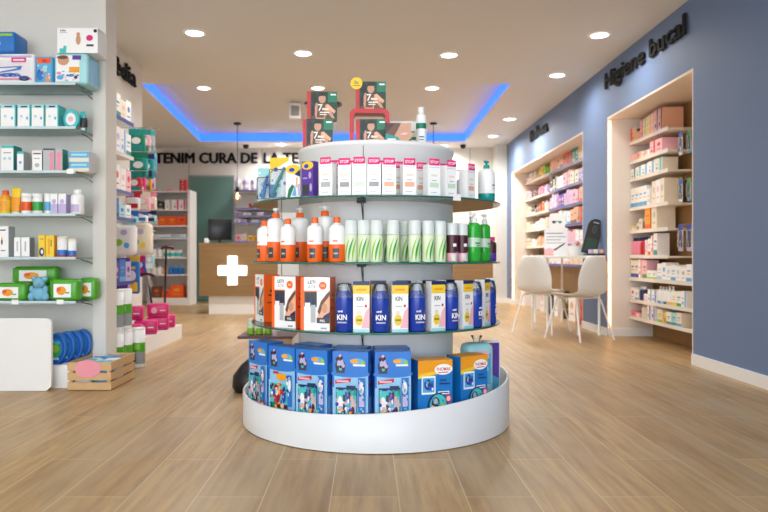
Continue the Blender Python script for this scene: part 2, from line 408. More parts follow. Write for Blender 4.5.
# ---------------------------------------------------------------- the round carousel display
CX, CY = .046, 3.6
car = empty('carousel_display', (CX, CY, 0))
tag(car, 'round white display carousel with three glass ring shelves and a low slanted rim', 'display stand')
def ztop(a): return .21+.04*math.sin(a)-.035*math.cos(a)
def dirv(a, r): return (r*math.sin(a), -r*math.cos(a))
n = 96; m = MB(); vs = []; fs = []
for i in range(n):
    a = 2*PI*i/n
    for r, z in ((.692, .004), (.692, ztop(a)-.004), (.688, ztop(a)), (.682, ztop(a)), (.678, ztop(a)-.004), (.678, .122)):
        vs.append(dirv(a, r)+(z,))
for i in range(n):
    j = (i+1) % n
    for k in range(5): fs.append((i*6+k, j*6+k, j*6+k+1, i*6+k+1))
m.add(vs, fs, 'gloss_white', True).build('rim', car)
MB().lathe([(.0, .006), (.69, .006), (.69, .04)], 'gloss_white', 64, closed=False).lathe([(.40, .12), (.679, .12), (.679, .10)], 'gloss_white', 96, closed=False).build('base_deck', car)
MB().lathe([(.0, .0), (.67, .0), (.67, .0055)], 'black_satin', 48, closed=False).build('plinth', car)
MB().lathe([(.405, .04), (.405, 1.372), (.409, 1.375), (.409, 1.393), (.404, 1.397), (0, 1.397)], 'shelf_white', 96, closed=False, smooth=True).build('drum', car)
ja = math.radians(-9)
m = MB()
p0 = dirv(ja, .406)
m.tube([p0+(.1,), p0+(1.37,)], .0016, 'cable', 6).build('joint', car)
SH = (1.117, .822, .515)
for z in SH:
    rp = [(.41, z-.009), (.645, z-.009)]
    MB().lathe([(.41, z), (.41, z-.009), (.645, z-.009)], 'shelf_glass', 128, closed=False, smooth=False).lathe([(.645, z), (.41, z)], 'shelf_glass', 128, closed=False, smooth=False).lathe([(.645, z-.009), (.648, z-.007), (.648, z-.002), (.645, z)], 'glass_edge', 128, closed=False).build('glass_shelf', car)
for z in SH:                                                           # cable stays with little clamps
    m = MB()
    q = dirv(ja, .46); q0 = dirv(ja, .408)
    m.tube([q0+(z-.13,), dirv(ja, .425)+(z-.07,), q+(z-.012,)], .003, 'cable', 6)
    m.box(-.02, .02, -.012, .012, -.022, -.010, 'cable', T=Matrix.Translation((q[0], q[1], z)) @ Matrix.Rotation(ja, 4, 'Z'))
    m.build('bracket', car)
def ring(px, r):
    """angle on the front of the ring whose point at radius r shows at px"""
    lo, hi = -1.75, 1.75
    best = None
    f = lambda a: VX+F*(CX+r*math.sin(a))/(CY-r*math.cos(a))-px
    amax = math.acos(r/CY)
    lo, hi = -amax, amax
    for _ in range(50):
        mid = (lo+hi)/2
        if f(mid) > 0: hi = mid
        else: lo = mid
    return (lo+hi)/2
def onring(proto, px, r, z, turn=0):
    a = ring(px, r); x, y = dirv(a, r)
    return put(proto, (CX+x, CY+y, z+.0006), a+turn)

# --- generic product prototypes
def carton(name, w, dp, h, base, art=(), sides=None, T=None, sideart=None):
    m = MB().box(-w/2, w/2, -dp/2, dp/2, 0, h, base, sides=sides); m.art(w, h, -dp/2, art)
    if sideart: m.art(dp, h, -w/2, sideart, T=Matrix.Rotation(PI/2, 4, 'Z'))
    return m.build(name)
def bottle(name, r, h, bands, cap, caph=.03, capr=None, neck=.35, sh=.18, patches=(), sy=1, label_extra=None):
    """bands: list of (fraction, colour) bottom to top up to the shoulder"""
    capr = capr or r*.45; hb = h-caph; zs = hb*(1-sh)
    prof = [(r*.9, 0), (r, .006)]; ms = [bands[0][1]]
    z = .006; fr = 0
    for f, c in bands:
        fr += f; prof.append((r, min(zs, zs*fr))); ms.append(c)
    c = bands[-1][1]
    for t in (.25, .5, .75, 1): prof.append((r-(r-r*neck)*(1-math.cos(t*PI/2)), zs+(hb-zs)*.9*math.sin(t*PI/2))); ms.append(c)
    prof.append((r*neck, hb+.004)); ms.append(c)
    m = MB().lathe(prof, ms, 20, sy=sy)
    for a0, a1, z0, z1, col in patches: m.patch(a0, a1, z0*zs, z1*zs, r+.0008, col, sy=sy)
    o = m.build(name)
    MB().lathe([(capr, hb), (capr, h-.004), (capr*.9, h), (0, h)], cap, 16, sy=1, closed=False).build('cap', o)
    return o
def pump_bottle(name, r, h, bands, colc, topc, neck=.32, sh=.14, patches=(), sy=1, pumph=.06, arm=.035):
    hb = h-pumph; zs = hb*(1-sh); prof = [(r*.9, 0), (r, .006)]; ms = [bands[0][1]]; fr = 0
    for f, c in bands: fr += f; prof.append((r, min(zs, zs*fr))); ms.append(c)
    for t in (.25, .5, .75, 1): prof.append((r-(r-r*neck)*(1-math.cos(t*PI/2)), zs+(hb-zs)*math.sin(t*PI/2))); ms.append(bands[-1][1])
    m = MB().lathe(prof, ms, 24, sy=sy)
    for a0, a1, z0, z1, col in patches: m.patch(a0, a1, z0*zs, z1*zs, r+.0008, col, sy=sy)
    o = m.build(name); cr = r*neck*1.1
    MB().lathe([(cr, hb-.002), (cr, hb+pumph*.42), (cr*.7, hb+pumph*.48), (0, hb+pumph*.48)], colc, 16, closed=False).build('collar', o)
    q = MB().lathe([(cr*.35, hb+pumph*.46), (cr*.35, hb+pumph*.7), (cr*.75, hb+pumph*.72), (cr*.75, hb+pumph*.95), (0, h)], topc, 14, closed=False)
    q.rbox(-arm, 0, -.006, .006, hb+pumph*.76, hb+pumph*.93, topc, .003); q.build('pump', o)
    return o
def tube_pack(name, w, h, bands, cap, caph=.02):
    """cosmetic tube standing on its cap, crimped flat at the top"""
    m = MB(); n = 16; lv = [(.0, 1), (.3, .92), (.6, .7), (.85, .35), (1, .04)]; vs = []
    for t, k in lv:
        for i in range(n):
            a = 2*PI*i/n; vs.append((w/2*math.cos(a)*(1+.06*t), w/2*.75*k*math.sin(a), caph+(h-caph)*t))
    fs = []; ms = []
    for j in range(len(lv)-1):
        tm = (lv[j][0]+lv[j+1][0])/2; acc = 0; c = bands[-1][1]
        for f, cc in bands:
            acc += f
            if tm <= acc: c = cc; break
        for i in range(n): fs.append((j*n+i, j*n+(i+1) % n, (j+1)*n+(i+1) % n, (j+1)*n+i)); ms.append(c)
    fs.append(tuple(range((len(lv)-1)*n, len(lv)*n))); ms.append(bands[-1][1])
    o = m.add(vs, fs, ms, True).build(name)
    MB().lathe([(w*.40, 0), (w*.42, .003), (w*.42, caph)], cap, 16, sy=.8).build('cap', o)
    return o
def soft_pack(name, w, dp, h, base, art=(), r=.02, sideart=None):
    m = MB().rbox(-w/2, w/2, -dp/2, dp/2, 0, h, base, r, 3); m.art(w-2*r*.8, h-2*r*.8, -dp/2, art, T=Matrix.Translation((0, 0, r*.8)), e=.0008)
    if sideart: m.art(dp-2*r, h-2*r, -w/2, sideart, T=Matrix.Translation((0, 0, r)) @ Matrix.Rotation(PI/2, 4, 'Z'), e=.0008)
    return m.build(name)
def jar(name, r, h, bands, lid, lidh=.02):
    prof = [(r*.95, 0), (r, .004)]; ms = [bands[0][1]]; fr = 0; zs = h-lidh
    for f, c in bands: fr += f; prof.append((r, zs*fr)); ms.append(c)
    o = MB().lathe(prof, ms, 22).build(name)
    MB().lathe([(r*1.04, zs), (r*1.04, h-.003), (r, h), (0, h)], lid, 22, closed=False).build('lid', o)
    return o

def busy(seed, n, u0, v0, u1, v1, cols, s=.05, sv=None):
    g = random.Random(seed); sv = sv or s*.6; out = []
    for _ in range(n):
        u, v = g.uniform(u0, u1), g.uniform(v0, v1); a, b = s*g.uniform(.4, 1), sv*g.uniform(.4, 1); c = g.choice(cols)
        out.append(('e', u, v, a, b, c) if g.random() < .5 else ('r', max(u0, u-a), max(v0, v-b), min(u1, u+a), min(v1, v+b), c))
    return out
# --- top of the drum
DT = 1.3975
def hair_art():
    return [('r', 0, 0, 1, 1, 'forest'), ('r', 0, 0, .12, 1, 'red'), ('r', .7, .62, 1, 1, 'emerald'), ('p', [(.14, .0), (.3, .35), (.55, .55), (.8, .5), (.9, .1), (.9, 0)], 'brown'),
            ('p', [(.3, .6), (.42, .52), (.62, .52), (.8, .3), (.92, .02), (.82, .05), (.62, .3), (.6, .0), (.3, .0), (.22, .3)], 'skin'),
            ('e', .5, .74, .12, .17, 'skin'), ('p', [(.34, .72), (.4, .95), (.56, .98), (.66, .9), (.6, .84), (.42, .84)], 'black'), ('p', [(.56, .5), (.9, .2), (.95, .3), (.7, .55)], 'peach'), ('e', .2, .3, .06, .2, 'black'), ('e', .25, .75, .1, .2, 'black'),
            ('p', [(.36, .56), (.62, .56), (.56, .05), (.32, .05)], 'brown'), ('t', '7', .44, .3, .34, 'white'), ('r', .42, .22, .74, .26, 'white'), ('r', .5, .32, .72, .40, 'cream'), ('r', .42, .14, .66, .18, 'cream'), ('r', .78, .86, .96, .92, 'white')]
hb = carton('hair_care_box', .15, .075, .137, 'forest', hair_art(), sides=dict(right='silver', top='emerald', left='red'))
yy = 3.44
def hbox(px, z, lab, rz=0.0):
    return tag(put(hb, (X_(px, yy-.04), yy, z), rz), lab, 'box', 'green and red hair care boxes on the drum')
hbox(317.5, DT, 'green and red hair care box with a photo, bottom of the left stack', .03)
hbox(321.5, DT+.138, 'green and red hair care box with a photo, top of the left stack', .08)
hbox(371, DT, 'green and red hair care box with a photo, inside the red arch', .0)
fz = .188
def rr(x0, x1, z0, z1, r):
    P = [(x0, z0)]
    for k in range(7): a = PI-k*PI/12; P.append((x0+r+r*math.cos(a), z1-r+r*math.sin(a)))
    for k in range(7): a = PI/2-k*PI/12; P.append((x1-r+r*math.cos(a), z1-r+r*math.sin(a)))
    P.append((x1, z0)); return P
m = MB(); oo = rr(-.1, .1, 0, fz, .03); ii = rr(-.08, .08, 0, fz-.021, .018)
k = len(oo)
vs = [(x, -.045, z) for x, z in oo]+[(x, -.045, z) for x, z in ii]+[(x, .045, z) for x, z in oo]+[(x, .045, z) for x, z in ii]
fs = []
for i in range(k-1):
    fs += [(i, i+1, k+i+1, k+i), (2*k+i+1, 2*k+i, 3*k+i, 3*k+i+1), (i+1, i, 2*k+i, 2*k+i+1), (k+i, k+i+1, 3*k+i+1, 3*k+i)]
fs += [(0, k, 3*k, 2*k), (k-1, 3*k-1, 4*k-1, 2*k-1)]
o = m.add(vs, fs, 'red').build('display_arch', loc=(X_(369.5, yy-.045), yy, DT))
tag(o, 'red plastic display arch standing over a green box on top of the drum', 'display arch')
o = hbox(371, DT+fz+.0005, 'green and red hair care box with a round yellow sticker, on the red arch', -.02)
m = MB().lathe([(.03, 0), (.03, .001)], 'yellow', 24, T=Matrix.Translation((-.072, -.0395, .128)) @ Matrix.Rotation(PI/2, 4, 'X'))
m.text('2x', -.072, .126, -.0412, .022, 'olive', th=.0002).box(-.09, -.054, -.0412, -.0408, .115, .119, 'olive'); m.build('price_sticker', o)
m = carton('face_photo_box', .125, .06, .10, 'forest', [('r', 0, 0, 1, 1, 'maroon'), ('p', [(.25, .25), (.6, 1), (1, 1), (1, .25), (.8, .08), (.5, .1)], 'skin'), ('p', [(0, .45), (.35, .95), (.6, 1), (.45, .6), (.3, .3)], 'brown'), ('p', [(0, 0), (.62, 0), (.5, .3), (0, .5)], 'teal'), ('p', [(.55, .45), (.75, .55), (.9, .5), (.75, .42)], 'rose'), ('r', .08, .18, .4, .24, 'white')], sides=dict(top='teal', right='maroon'))
tag(put(m, (X_(398.5, 3.30), 3.34, DT)), 'small box with a woman face photo between red arch and white box', 'box')
m = carton('skin_care_box', .14, .07, .15, 'white', [('r', 0, .36, 1, .46, 'emerald'), ('r', .45, .46, 1, .7, 'cream'), ('r', .5, .62, .9, .66, 'emerald'), ('r', .55, .2, .9, .24, 'green')])
tag(put(m, (X_(404, 3.5), 3.56, DT)), 'white box with green band standing behind the face photo box', 'box')
m = bottle('lotion_bottle', .026, .195, [(.62, 'white'), (.2, 'emerald'), (.18, 'white')], 'white', .03, .015, .5, .16, [(-.5, .5, .3, .34, 'emerald'), (-.5, .4, .2, .23, 'emerald')])
tag(put(m, (X_(421.5, 3.38), 3.40, DT)), 'white lotion bottle with green band, on the drum right of the boxes', 'bottle')

# --- glass shelf one: foot care and tagged cartons
Z1, Z2, Z3, Z0 = SH[0], SH[1], SH[2], .12
R1 = .585
def blister(name, w, h, art, shapes):
    """clear blister pack on a card"""
    r = MB().box(-w/2, w/2, 0, .002, 0, h, 'white').art(w, h, 0, art).build(name)
    MB().rbox(-w/2+.004, w/2-.004, -.028, -.0006, .01, h*.72, 'clear_plastic', .008).build('blister', r)
    q = MB(); shapes(q); q.build('foot_file', r)
    return r
def file_shape(c1, c2, h, lean=.0):
    def f(q):
        q.tube([(-.012-lean, -.014, h*.10), (-.002, -.014, h*.36), (.012+lean, -.014, h*.62)], .010, c1, 10, .006)
        q.rbox(-.022-lean, -.002-lean, -.02, -.008, h*.05, h*.30, c2, .004)
    return f
b1 = blister('foot_file_pack', .095, .165, [('r', 0, .74, 1, 1, 'aqua'), ('e', .5, .5, .3, .12, 'sky')]+busy(31, 12, .1, .1, .9, .9, ['sky', 'cobalt', 'white', 'turquoise', 'aqua'], .12, .06), file_shape('blue', 'sky', .2))
o = onring(b1, 266.5, .60, Z1, .8); reg(o, 'clear pack with pale blue foot file', 'at left end of top carousel shelf', 'pack', 1)
b2 = blister('foot_file_pack', .10, .205, [('p', [(0, 1), (1, 1), (1, .92), (.5, .8), (0, .62)], 'yellow'), ('e', .3, .72, .12, .05, 'cobalt'), ('r', .1, .1, .5, .3, 'aqua')]+busy(32, 12, .1, .05, .9, .6, ['sky', 'cobalt', 'white', 'turquoise', 'teal'], .12, .06), file_shape('teal', 'blue', .25, .02))
o = onring(b2, 279.5, .575, Z1, .65); reg(o, 'tall yellow topped pack with teal foot file', 'near left end of top carousel shelf', 'pack', 2)
b3 = carton('foot_care_box', .074, .04, .150, 'white', [('e', .5, .86, .5, .14, 'yellow'), ('r', 0, .86, 1, .88, 'yellow'), ('e', .42, .84, .2, .06, 'cobalt'), ('p', [(.6, .7), (1, .85), (1, .62)], 'navy'), ('p', [(.1, 0), (.3, 0), (.6, .34), (.45, .4), (.2, .25)], 'emerald'), ('p', [(.45, .05), (.75, .05), (.65, .4)], 'sky'), ('r', .72, .3, .82, .6, 'peach'), ('r', .85, .05, .98, .4, 'lilac')])
o = onring(b3, 295, .605, Z1, .3); reg(o, 'white foot care box with yellow dome print', 'on the top carousel shelf', 'box', 3)
b4 = carton('foot_care_box', .062, .04, .158, 'purple', [('e', .5, .88, .52, .12, 'yellow'), ('e', .4, .86, .2, .06, 'cobalt'), ('r', .05, .05, .62, .34, 'charcoal'), ('e', .72, .6, .12, .1, 'lilac'), ('r', .1, .5, .5, .54, 'lilac'), ('e', .8, .25, .1, .12, 'lilac')], sides=dict(right='purple'))
o = onring(b4, 310, .61, Z1); reg(o, 'purple foot care box with yellow dome print', 'on the top carousel shelf', 'box', 4)
def tagged(h, w, accent):
    o = carton('hair_product_carton', w, .05, h, 'bright_white', [('r', .08, .90, .92, .915, 'silver'), ('r', .25, .62, .75, .68, 'cream'), ('r', .15, .27, .85, .42, accent), ('r', .2, .1, .7, .12, 'silver'), ('r', .3, .48, .7, .5, 'grey')])
    q = MB().rbox(-.026, .026, -.027, -.0255, h-.004, h+.026, 'tag_pink', .0005, 1).text('STOP', 0, h+.0045, -.0276, .017, 'white', th=.0003, bold=.02)
    t = q.build('pink_tag', o); t['label'] = 'bright pink tag reading STOP'
    return o
tc = [tagged(.145, .064, 'silver'), tagged(.138, .06, 'grey'), tagged(.14, .062, 'mint_clear'), tagged(.135, .06, 'peach')]
lst = [(328, 0, .60), (346, 1, .595), (360, 2, .61), (374, 1, .60), (388.5, 3, .61), (408, 3, .61), (431.5, 2, .60), (448, 2, .60), (467, 3, .595)]
for px, k, r in lst:
    o = onring(tc[k], px, r, Z1); reg(o, 'white carton with a pink tag', 'in front row, top carousel shelf', 'carton', px)
for px, k in ((337, 0), (353, 2), (382, 1), (396, 3), (419, 3), (440, 1)):
    o = onring(tc[k], px, .50, Z1); reg(o, 'white carton with a pink tag', 'in back row, top carousel shelf', 'carton', px)
pb = pump_bottle('pump_bottle', .041, .200, [(.28, 'teal_plastic'), (.72, 'bright_white')], 'teal_plastic', 'teal_plastic', .34, .16, [(-.6, .6, .55, .6, 'grey'), (-.5, .5, .45, .47, 'silver')], pumph=.04)
pb2 = pump_bottle('pump_bottle', .026, .155, [(.28, 'teal_plastic'), (.72, 'bright_white')], 'teal_plastic', 'teal_plastic', .34, .16, pumph=.045)
o = onring(pb, 486.5, .60, Z1); reg(o, 'large white and teal pump bottle', 'at right end of the top carousel shelf', 'bottle', 20, 'white and teal pump bottles')
o = onring(pb2, 476, .49, Z1, .4); reg(o, 'slim white and teal pump bottle left of large one', 'on top carousel shelf', 'bottle', 19, 'white and teal pump bottles')
o = onring(pb2, 462, .51, Z1, -.5); o.location.z = Z1+.0006; reg(o, 'white and teal pump bottle behind the tagged cartons', 'on the top carousel shelf', 'bottle', 18, 'white and teal pump bottles')
pt = MB().box(-.022, .022, -.001, .001, -.018, .012, 'bright_white').build('price_tag')
a = ring(457, .6495); x, y = dirv(a, .6495); o = pt.copy(); COL.objects.link(o); o.parent = car; o.location = (x, y, Z1); o.rotation_euler.z = a

# --- glass shelf two
def orange_bands(): return [(.5, 'leti_orange'), (.5, 'bright_white')]
ob = pump_bottle('pump_bottle', .043, .262, orange_bands(), 'leti_orange', 'bright_white', .4, .10,
     [(-.95, .05, .03, .36, 'brown'), (-.8, -.45, .08, .3, 'cream'), (-.3, -.05, .04, .2, 'cream'), (.2, .85, .10, .36, 'charcoal'), (.32, .72, .2, .24, 'silver'), (-.6, .1, .66, .70, 'leti_orange')], pumph=.05, arm=.03)
sb = bottle('shampoo_bottle', .036, .200, [(.54, 'leti_orange'), (.46, 'bright_white')], 'leti_orange', .03, .015, .5, .14,
     [(-.5, .3, .12, .42, 'charcoal'), (-.35, .15, .24, .29, 'silver'), (-.5, .1, .62, .66, 'leti_orange')])
for px, k, r, w in ((276, 0, .57, 'tall'), (300, 0, .49, 'tall'), (325, 0, .515, 'tall')):
    o = onring(ob, px, r, Z2); reg(o, 'tall orange and white pump bottle', 'on the middle carousel shelf', 'bottle', px)
for px, r in ((288, .61), (315, .61), (337, .608)):
    o = onring(sb, px, r, Z2, .3); reg(o, 'short orange capped orange and white bottle', 'on the middle carousel shelf', 'bottle', px)
o = onring(sb, 264.5, .61, Z2, .3); reg(o, 'short orange capped orange and white bottle', 'on the middle carousel shelf', 'bottle', 262)
gr = []
mat('mint_body', '#dfeccb', .3, vary=.03)
def leaf_bottle():
    r, h = .0285, .185
    o = MB().lathe([(r*.95, 0), (r, .005), (r, .115), (r*.96, .122)], ['mint_body', 'mint_body', 'mint_body'], 22).build('leaf_print_bottle')
    m = MB()
    for k, (a0, w) in enumerate(((-.85, .42), (-.25, .5), (.3, .42))):
        vs = []; nn = 8
        for i in range(nn+1):
            t = i/nn; a = a0+.75*t*t+.1; hw = w*math.sin(PI*min(1, t*.9+.05))*.7; z = .006+.10*t
            for s_ in (-1, 1): aa = a+s_*hw/2; vs.append(((r+.0009+.0002*k)*math.sin(aa), -(r+.0009+.0002*k)*math.cos(aa), z))
        m.add(vs, [(2*i, 2*i+1, 2*i+3, 2*i+2) for i in range(nn)], ('lime', 'green', 'lime')[k], True)
    m.build('leaf_label', o)
    MB().lathe([(r*.97, .1225), (r*.99, .126), (r*.97, h-.004), (r*.9, h), (0, h)], 'clear_cap', 22, closed=False).build('cap', o)
    return o
mat('clear_cap', '#dfe6e3', .18, vary=.03)
lb = leaf_bottle()
for px, r in ((351, .60), (363.8, .60), (376.5, .60), (393, .605), (414.5, .605), (428, .60), (440, .60)):
    o = onring(lb, px, r, Z2); reg(o, 'green leaf printed bottle', 'in front row, middle carousel shelf', 'bottle', px)
for px in (369, 385, 405, 421):
    o = onring(lb, px, .51, Z2); reg(o, 'green leaf printed bottle', 'in back row, middle carousel shelf', 'bottle', px)
mb_ = bottle('serum_bottle', .0275, .178, [(.35, 'rose'), (.65, 'maroon')], 'clear_cap', .055, .027, .95, .05, [(-.55, .05, .6, .72, 'white'), (.1, .7, .05, .4, 'lilac'), (-.7, -.1, .05, .3, 'mint_clear')])
for px in (452, 462): o = onring(mb_, px, .60, Z2); reg(o, 'maroon and pink bottle', 'on the middle carousel shelf', 'bottle', px)
gb = pump_bottle('soap_pump_bottle', .034, .235, [(.42, 'bottle_green'), (.26, 'mint_clear'), (.32, 'bottle_green')], 'bright_white', 'bright_white', .36, .10, [(-.5, .5, .50, .55, 'green'), (-.3, .3, .44, .47, 'emerald')], sy=.8, pumph=.05, arm=.03)
for px, r in ((474, .60), (484.5, .585), (485, .50)): o = onring(gb, px, r, Z2, -.2); reg(o, 'bright green pump bottle', 'at right end of the middle carousel shelf', 'bottle', px)
o = onring(bottle('round_bottle', .028, .125, [(.5, 'purple'), (.5, 'maroon')], 'magenta', .02, .02), 492.5, .60, Z2); reg(o, 'small purple bottle behind the green pump bottles', 'on the middle carousel shelf', 'bottle', 99)

# --- glass shelf three
lw, lh, ld = .138, .240, .085
leti_art = [('r', .12, 0, 1, 1, 'bright_white'), ('t', 'LETI', .38, .875, .085, 'charcoal'), ('t', 'AT4', .38, .79, .085, 'silver'), ('e', .76, .84, .13, .075, 'leti_orange'), ('r', .69, .82, .83, .86, 'peach'),
   ('r', .12, .46, .56, .74, 'leti_orange'), ('r', .14, .44, .56, .72, 'charcoal'), ('p', [(.56, .18), (1, .18), (1, .72), (.8, .6), (.62, .4)], 'peach'), ('p', [(.58, .35), (.7, .55), (.88, .68), (1, .75), (1, .66), (.78, .5), (.66, .3)], 'brown'),
   ('e', .82, .42, .10, .09, 'skin'), ('p', [(.72, .18), (1, .18), (1, .35), (.8, .28)], 'navy'), ('r', .56, .14, 1, .24, 'charcoal'), ('t', 'PIEL', .76, .165, .06, 'white'),
   ('r', .16, .15, .34, .52, 'white'), ('r', .36, .15, .52, .48, 'silver'), ('r', .22, .52, .30, .66, 'navy'), ('r', .40, .48, .48, .58, 'navy'), ('r', .7, .03, .9, .06, 'grey')]
leti = carton('cream_kit_box', lw, ld, lh, 'leti_orange', leti_art, sides=dict(right='leti_orange', left='leti_orange', top='leti_orange'), sideart=[('r', .3, .55, .8, .58, 'charcoal'), ('r', .2, .40, .8, .42, 'charcoal'), ('e', .5, .66, .12, .03, 'charcoal')])
for px, r, t in ((318, .575, .25), (289, .575, .28), (265, .57, .35)):
    o = onring(leti, px, r, Z3, t); reg(o, 'white and orange skin cream kit box', 'on lowest carousel shelf', 'box', px)
kb_art = [(-.75, .75, .30, .42, 'kin_blue')]
kb = bottle('mouthwash_bottle', .0385, .208, [(.92, 'kin_blue'), (.08, 'kin_blue')], 'silver', .03, .017, .6, .14)
MB().text('KIN', 0, .055, -.0402, .032, 'white', th=.0012, bold=.03, fit=.045).text('oral', -.008, .088, -.0402, .014, 'white', th=.0012).box(-.02, .02, -.0402, -.039, .04, .046, 'silver').build('brand_lettering', kb)
MB().lathe([(.0395, .15), (.0365, .185), (.03, .212), (.022, .214)], 'clear_plastic', 20, closed=False).build('wrapper', kb)
ky_art = [('r', 0, .93, 1, 1, 'navy'), ('r', 0, .76, 1, .93, 'yellow'), ('r', .2, .82, .8, .86, 'amber'), ('t', 'KIN', .42, .62, .12, 'charcoal', .42), ('r', .2, .5, .6, .52, 'silver'), ('p', [(1, .08), (1, .5), (.75, .4), (.5, .08)], 'rose'),
          ('e', .36, .24, .24, .11, 'yellow'), ('r', .2, .22, .54, .26, 'olive'), ('e', .78, .52, .07, .03, 'red'), ('e', .35, .38, .14, .05, 'cream'), ('r', 0, 0, 1, .06, 'aqua')]
ky = carton('mouthwash_carton', .072, .05, .222, 'bright_white', ky_art, sides=dict(top='navy', right='rose'))
for px, r in ((362, .60), (399, .60), (435.5, .60), (464, .60), (482.5, .60), (492.5, .60)):
    o = onring(ky, px, r, Z3); reg(o, 'white pink and yellow mouthwash carton', 'in front row, lowest carousel shelf', 'carton', px)
for px, r in ((344.5, .60), (380.5, .60), (417, .60), (450, .60), (474, .60), (488.3, .60)):
    o = onring(kb, px, r, Z3); reg(o, 'blue mouthwash bottle in clear wrap', 'in front row, lowest carousel shelf', 'bottle', px)
for px in (378, 402, 426, 447): 
    o = onring(ky, px, .50, Z3); reg(o, 'white pink and yellow mouthwash carton', 'in back row, lowest carousel shelf', 'carton', px)

# --- the deck: blue toy boxes
def toy_art(alt=False):
    A = [('r', 0, 0, 1, 1, 'toy_light'), ('r', .0, .68, 1, 1, 'toy_blue'), ('e', .5, .69, .56, .05, 'toy_blue'), ('r', 0, .5, .05, 1, 'toy_blue'),
         ('e', .70, .86, .2, .05, 'sky'), ('e', .62, .87, .12, .03, 'amber'), ('e', .86, .85, .06, .03, 'lime'), ('r', .58, .80, .92, .825, 'white'),
         ('e', .22, .84, .08, .10, 'lilac'), ('r', .1, .70, .34, .80, 'charcoal'), ('e', .12, .80, .04, .06, 'navy'), ('e', .32, .80, .04, .06, 'maroon'), ('e', .22, .93, .04, .03, 'rose')]
    fig = ['white', 'lilac', 'cobalt', 'turquoise', 'maroon', 'peach', 'navy', 'sky', 'teal', 'silver', 'amber']
    A += busy(3, 12, .1, .70, .36, .93, ['lilac', 'navy', 'rose', 'black', 'maroon', 'silver', 'turquoise'], .05, .03)
    if not alt:
        A += [('p', [(.08, .55), (.52, .58), (.52, .63), (.08, .60)], 'red'), ('r', .12, .575, .46, .60, 'rose'), ('r', .1, .08, .7, .50, 'navy'), ('r', .12, .10, .68, .46, 'turquoise'),
              ('e', .22, .26, .08, .12, 'white'), ('r', .3, .12, .38, .4, 'charcoal'), ('e', .46, .36, .07, .07, 'cobalt'), ('r', .52, .14, .66, .34, 'lilac'), ('e', .58, .18, .05, .06, 'maroon'), ('r', .14, .10, .3, .14, 'emerald'), ('r', .40, .12, .5, .24, 'sky'),
              ('r', .73, .08, .93, .64, 'blue'), ('e', .82, .50, .07, .09, 'white'), ('r', .76, .24, .9, .38, 'lilac'), ('e', .82, .46, .04, .04, 'rose'), ('r', .56, .06, .70, .16, 'peach'), ('r', .72, .03, .94, .10, 'red'), ('r', .76, .05, .9, .08, 'white'), ('r', .4, .50, .66, .53, 'navy')]
        A += busy(5, 46, .12, .08, .68, .48, fig, .05, .035)+busy(8, 10, .75, .12, .91, .62, fig, .04, .03)
    else:
        A += [('e', .52, .56, .2, .055, 'amber'), ('r', .2, .6, .4, .635, 'red'), ('r', .08, .06, .78, .46, 'turquoise'), ('e', .34, .30, .16, .14, 'red'), ('e', .34, .34, .07, .06, 'white'), ('r', .1, .10, .76, .16, 'maroon'),
              ('e', .62, .30, .08, .12, 'cobalt'), ('r', .76, .14, .92, .6, 'blue'), ('e', .84, .46, .05, .10, 'white'), ('e', .24, .14, .08, .05, 'emerald'), ('r', .7, .04, .92, .10, 'red'), ('e', .56, .14, .07, .04, 'peach')]
        A += busy(6, 34, .1, .08, .76, .46, ['red', 'white', 'cobalt', 'turquoise', 'maroon', 'peach', 'navy', 'amber'], .05, .035)+busy(9, 8, .77, .16, .91, .6, fig, .04, .03)
    return A
tb = carton('toy_box', .158, .095, .312, 'toy_blue', toy_art(), sideart=[('r', .1, .1, .9, .35, 'toy_light'), ('r', .2, .5, .8, .55, 'red'), ('e', .5, .75, .3, .08, 'sky')])
tb2 = carton('toy_box', .158, .095, .312, 'toy_blue', toy_art(True), sideart=[('r', .1, .1, .9, .35, 'toy_light'), ('e', .5, .45, .25, .03, 'red'), ('e', .5, .75, .3, .08, 'sky')])
tr = 'in front row of the carousel deck'
for px, pr, r, t, k in ((266, tb, .60, .3, 1), (352.5, tb, .60, .0, 3), (391.5, tb, .60, .0, 4), (316.5, tb, .60, .05, 2)):
    o = onring(pr, px, r, Z0, t); o.location.z = Z0+.001; reg(o, 'blue toy playset box', tr, 'box', px, 'blue toy boxes on the deck')
o = onring(tb2, 288.5, .60, Z0, .15); reg(o, 'blue toy box with orange oval and red figure', tr, 'box', 0, 'blue toy boxes on the deck')
for px, r in ((313, .47), (352, .47), (391, .47)):
    o = onring(tb, px, r, Z0); reg(o, 'blue toy playset box', 'in back row of the carousel deck', 'box', px, 'blue toy boxes on the deck')
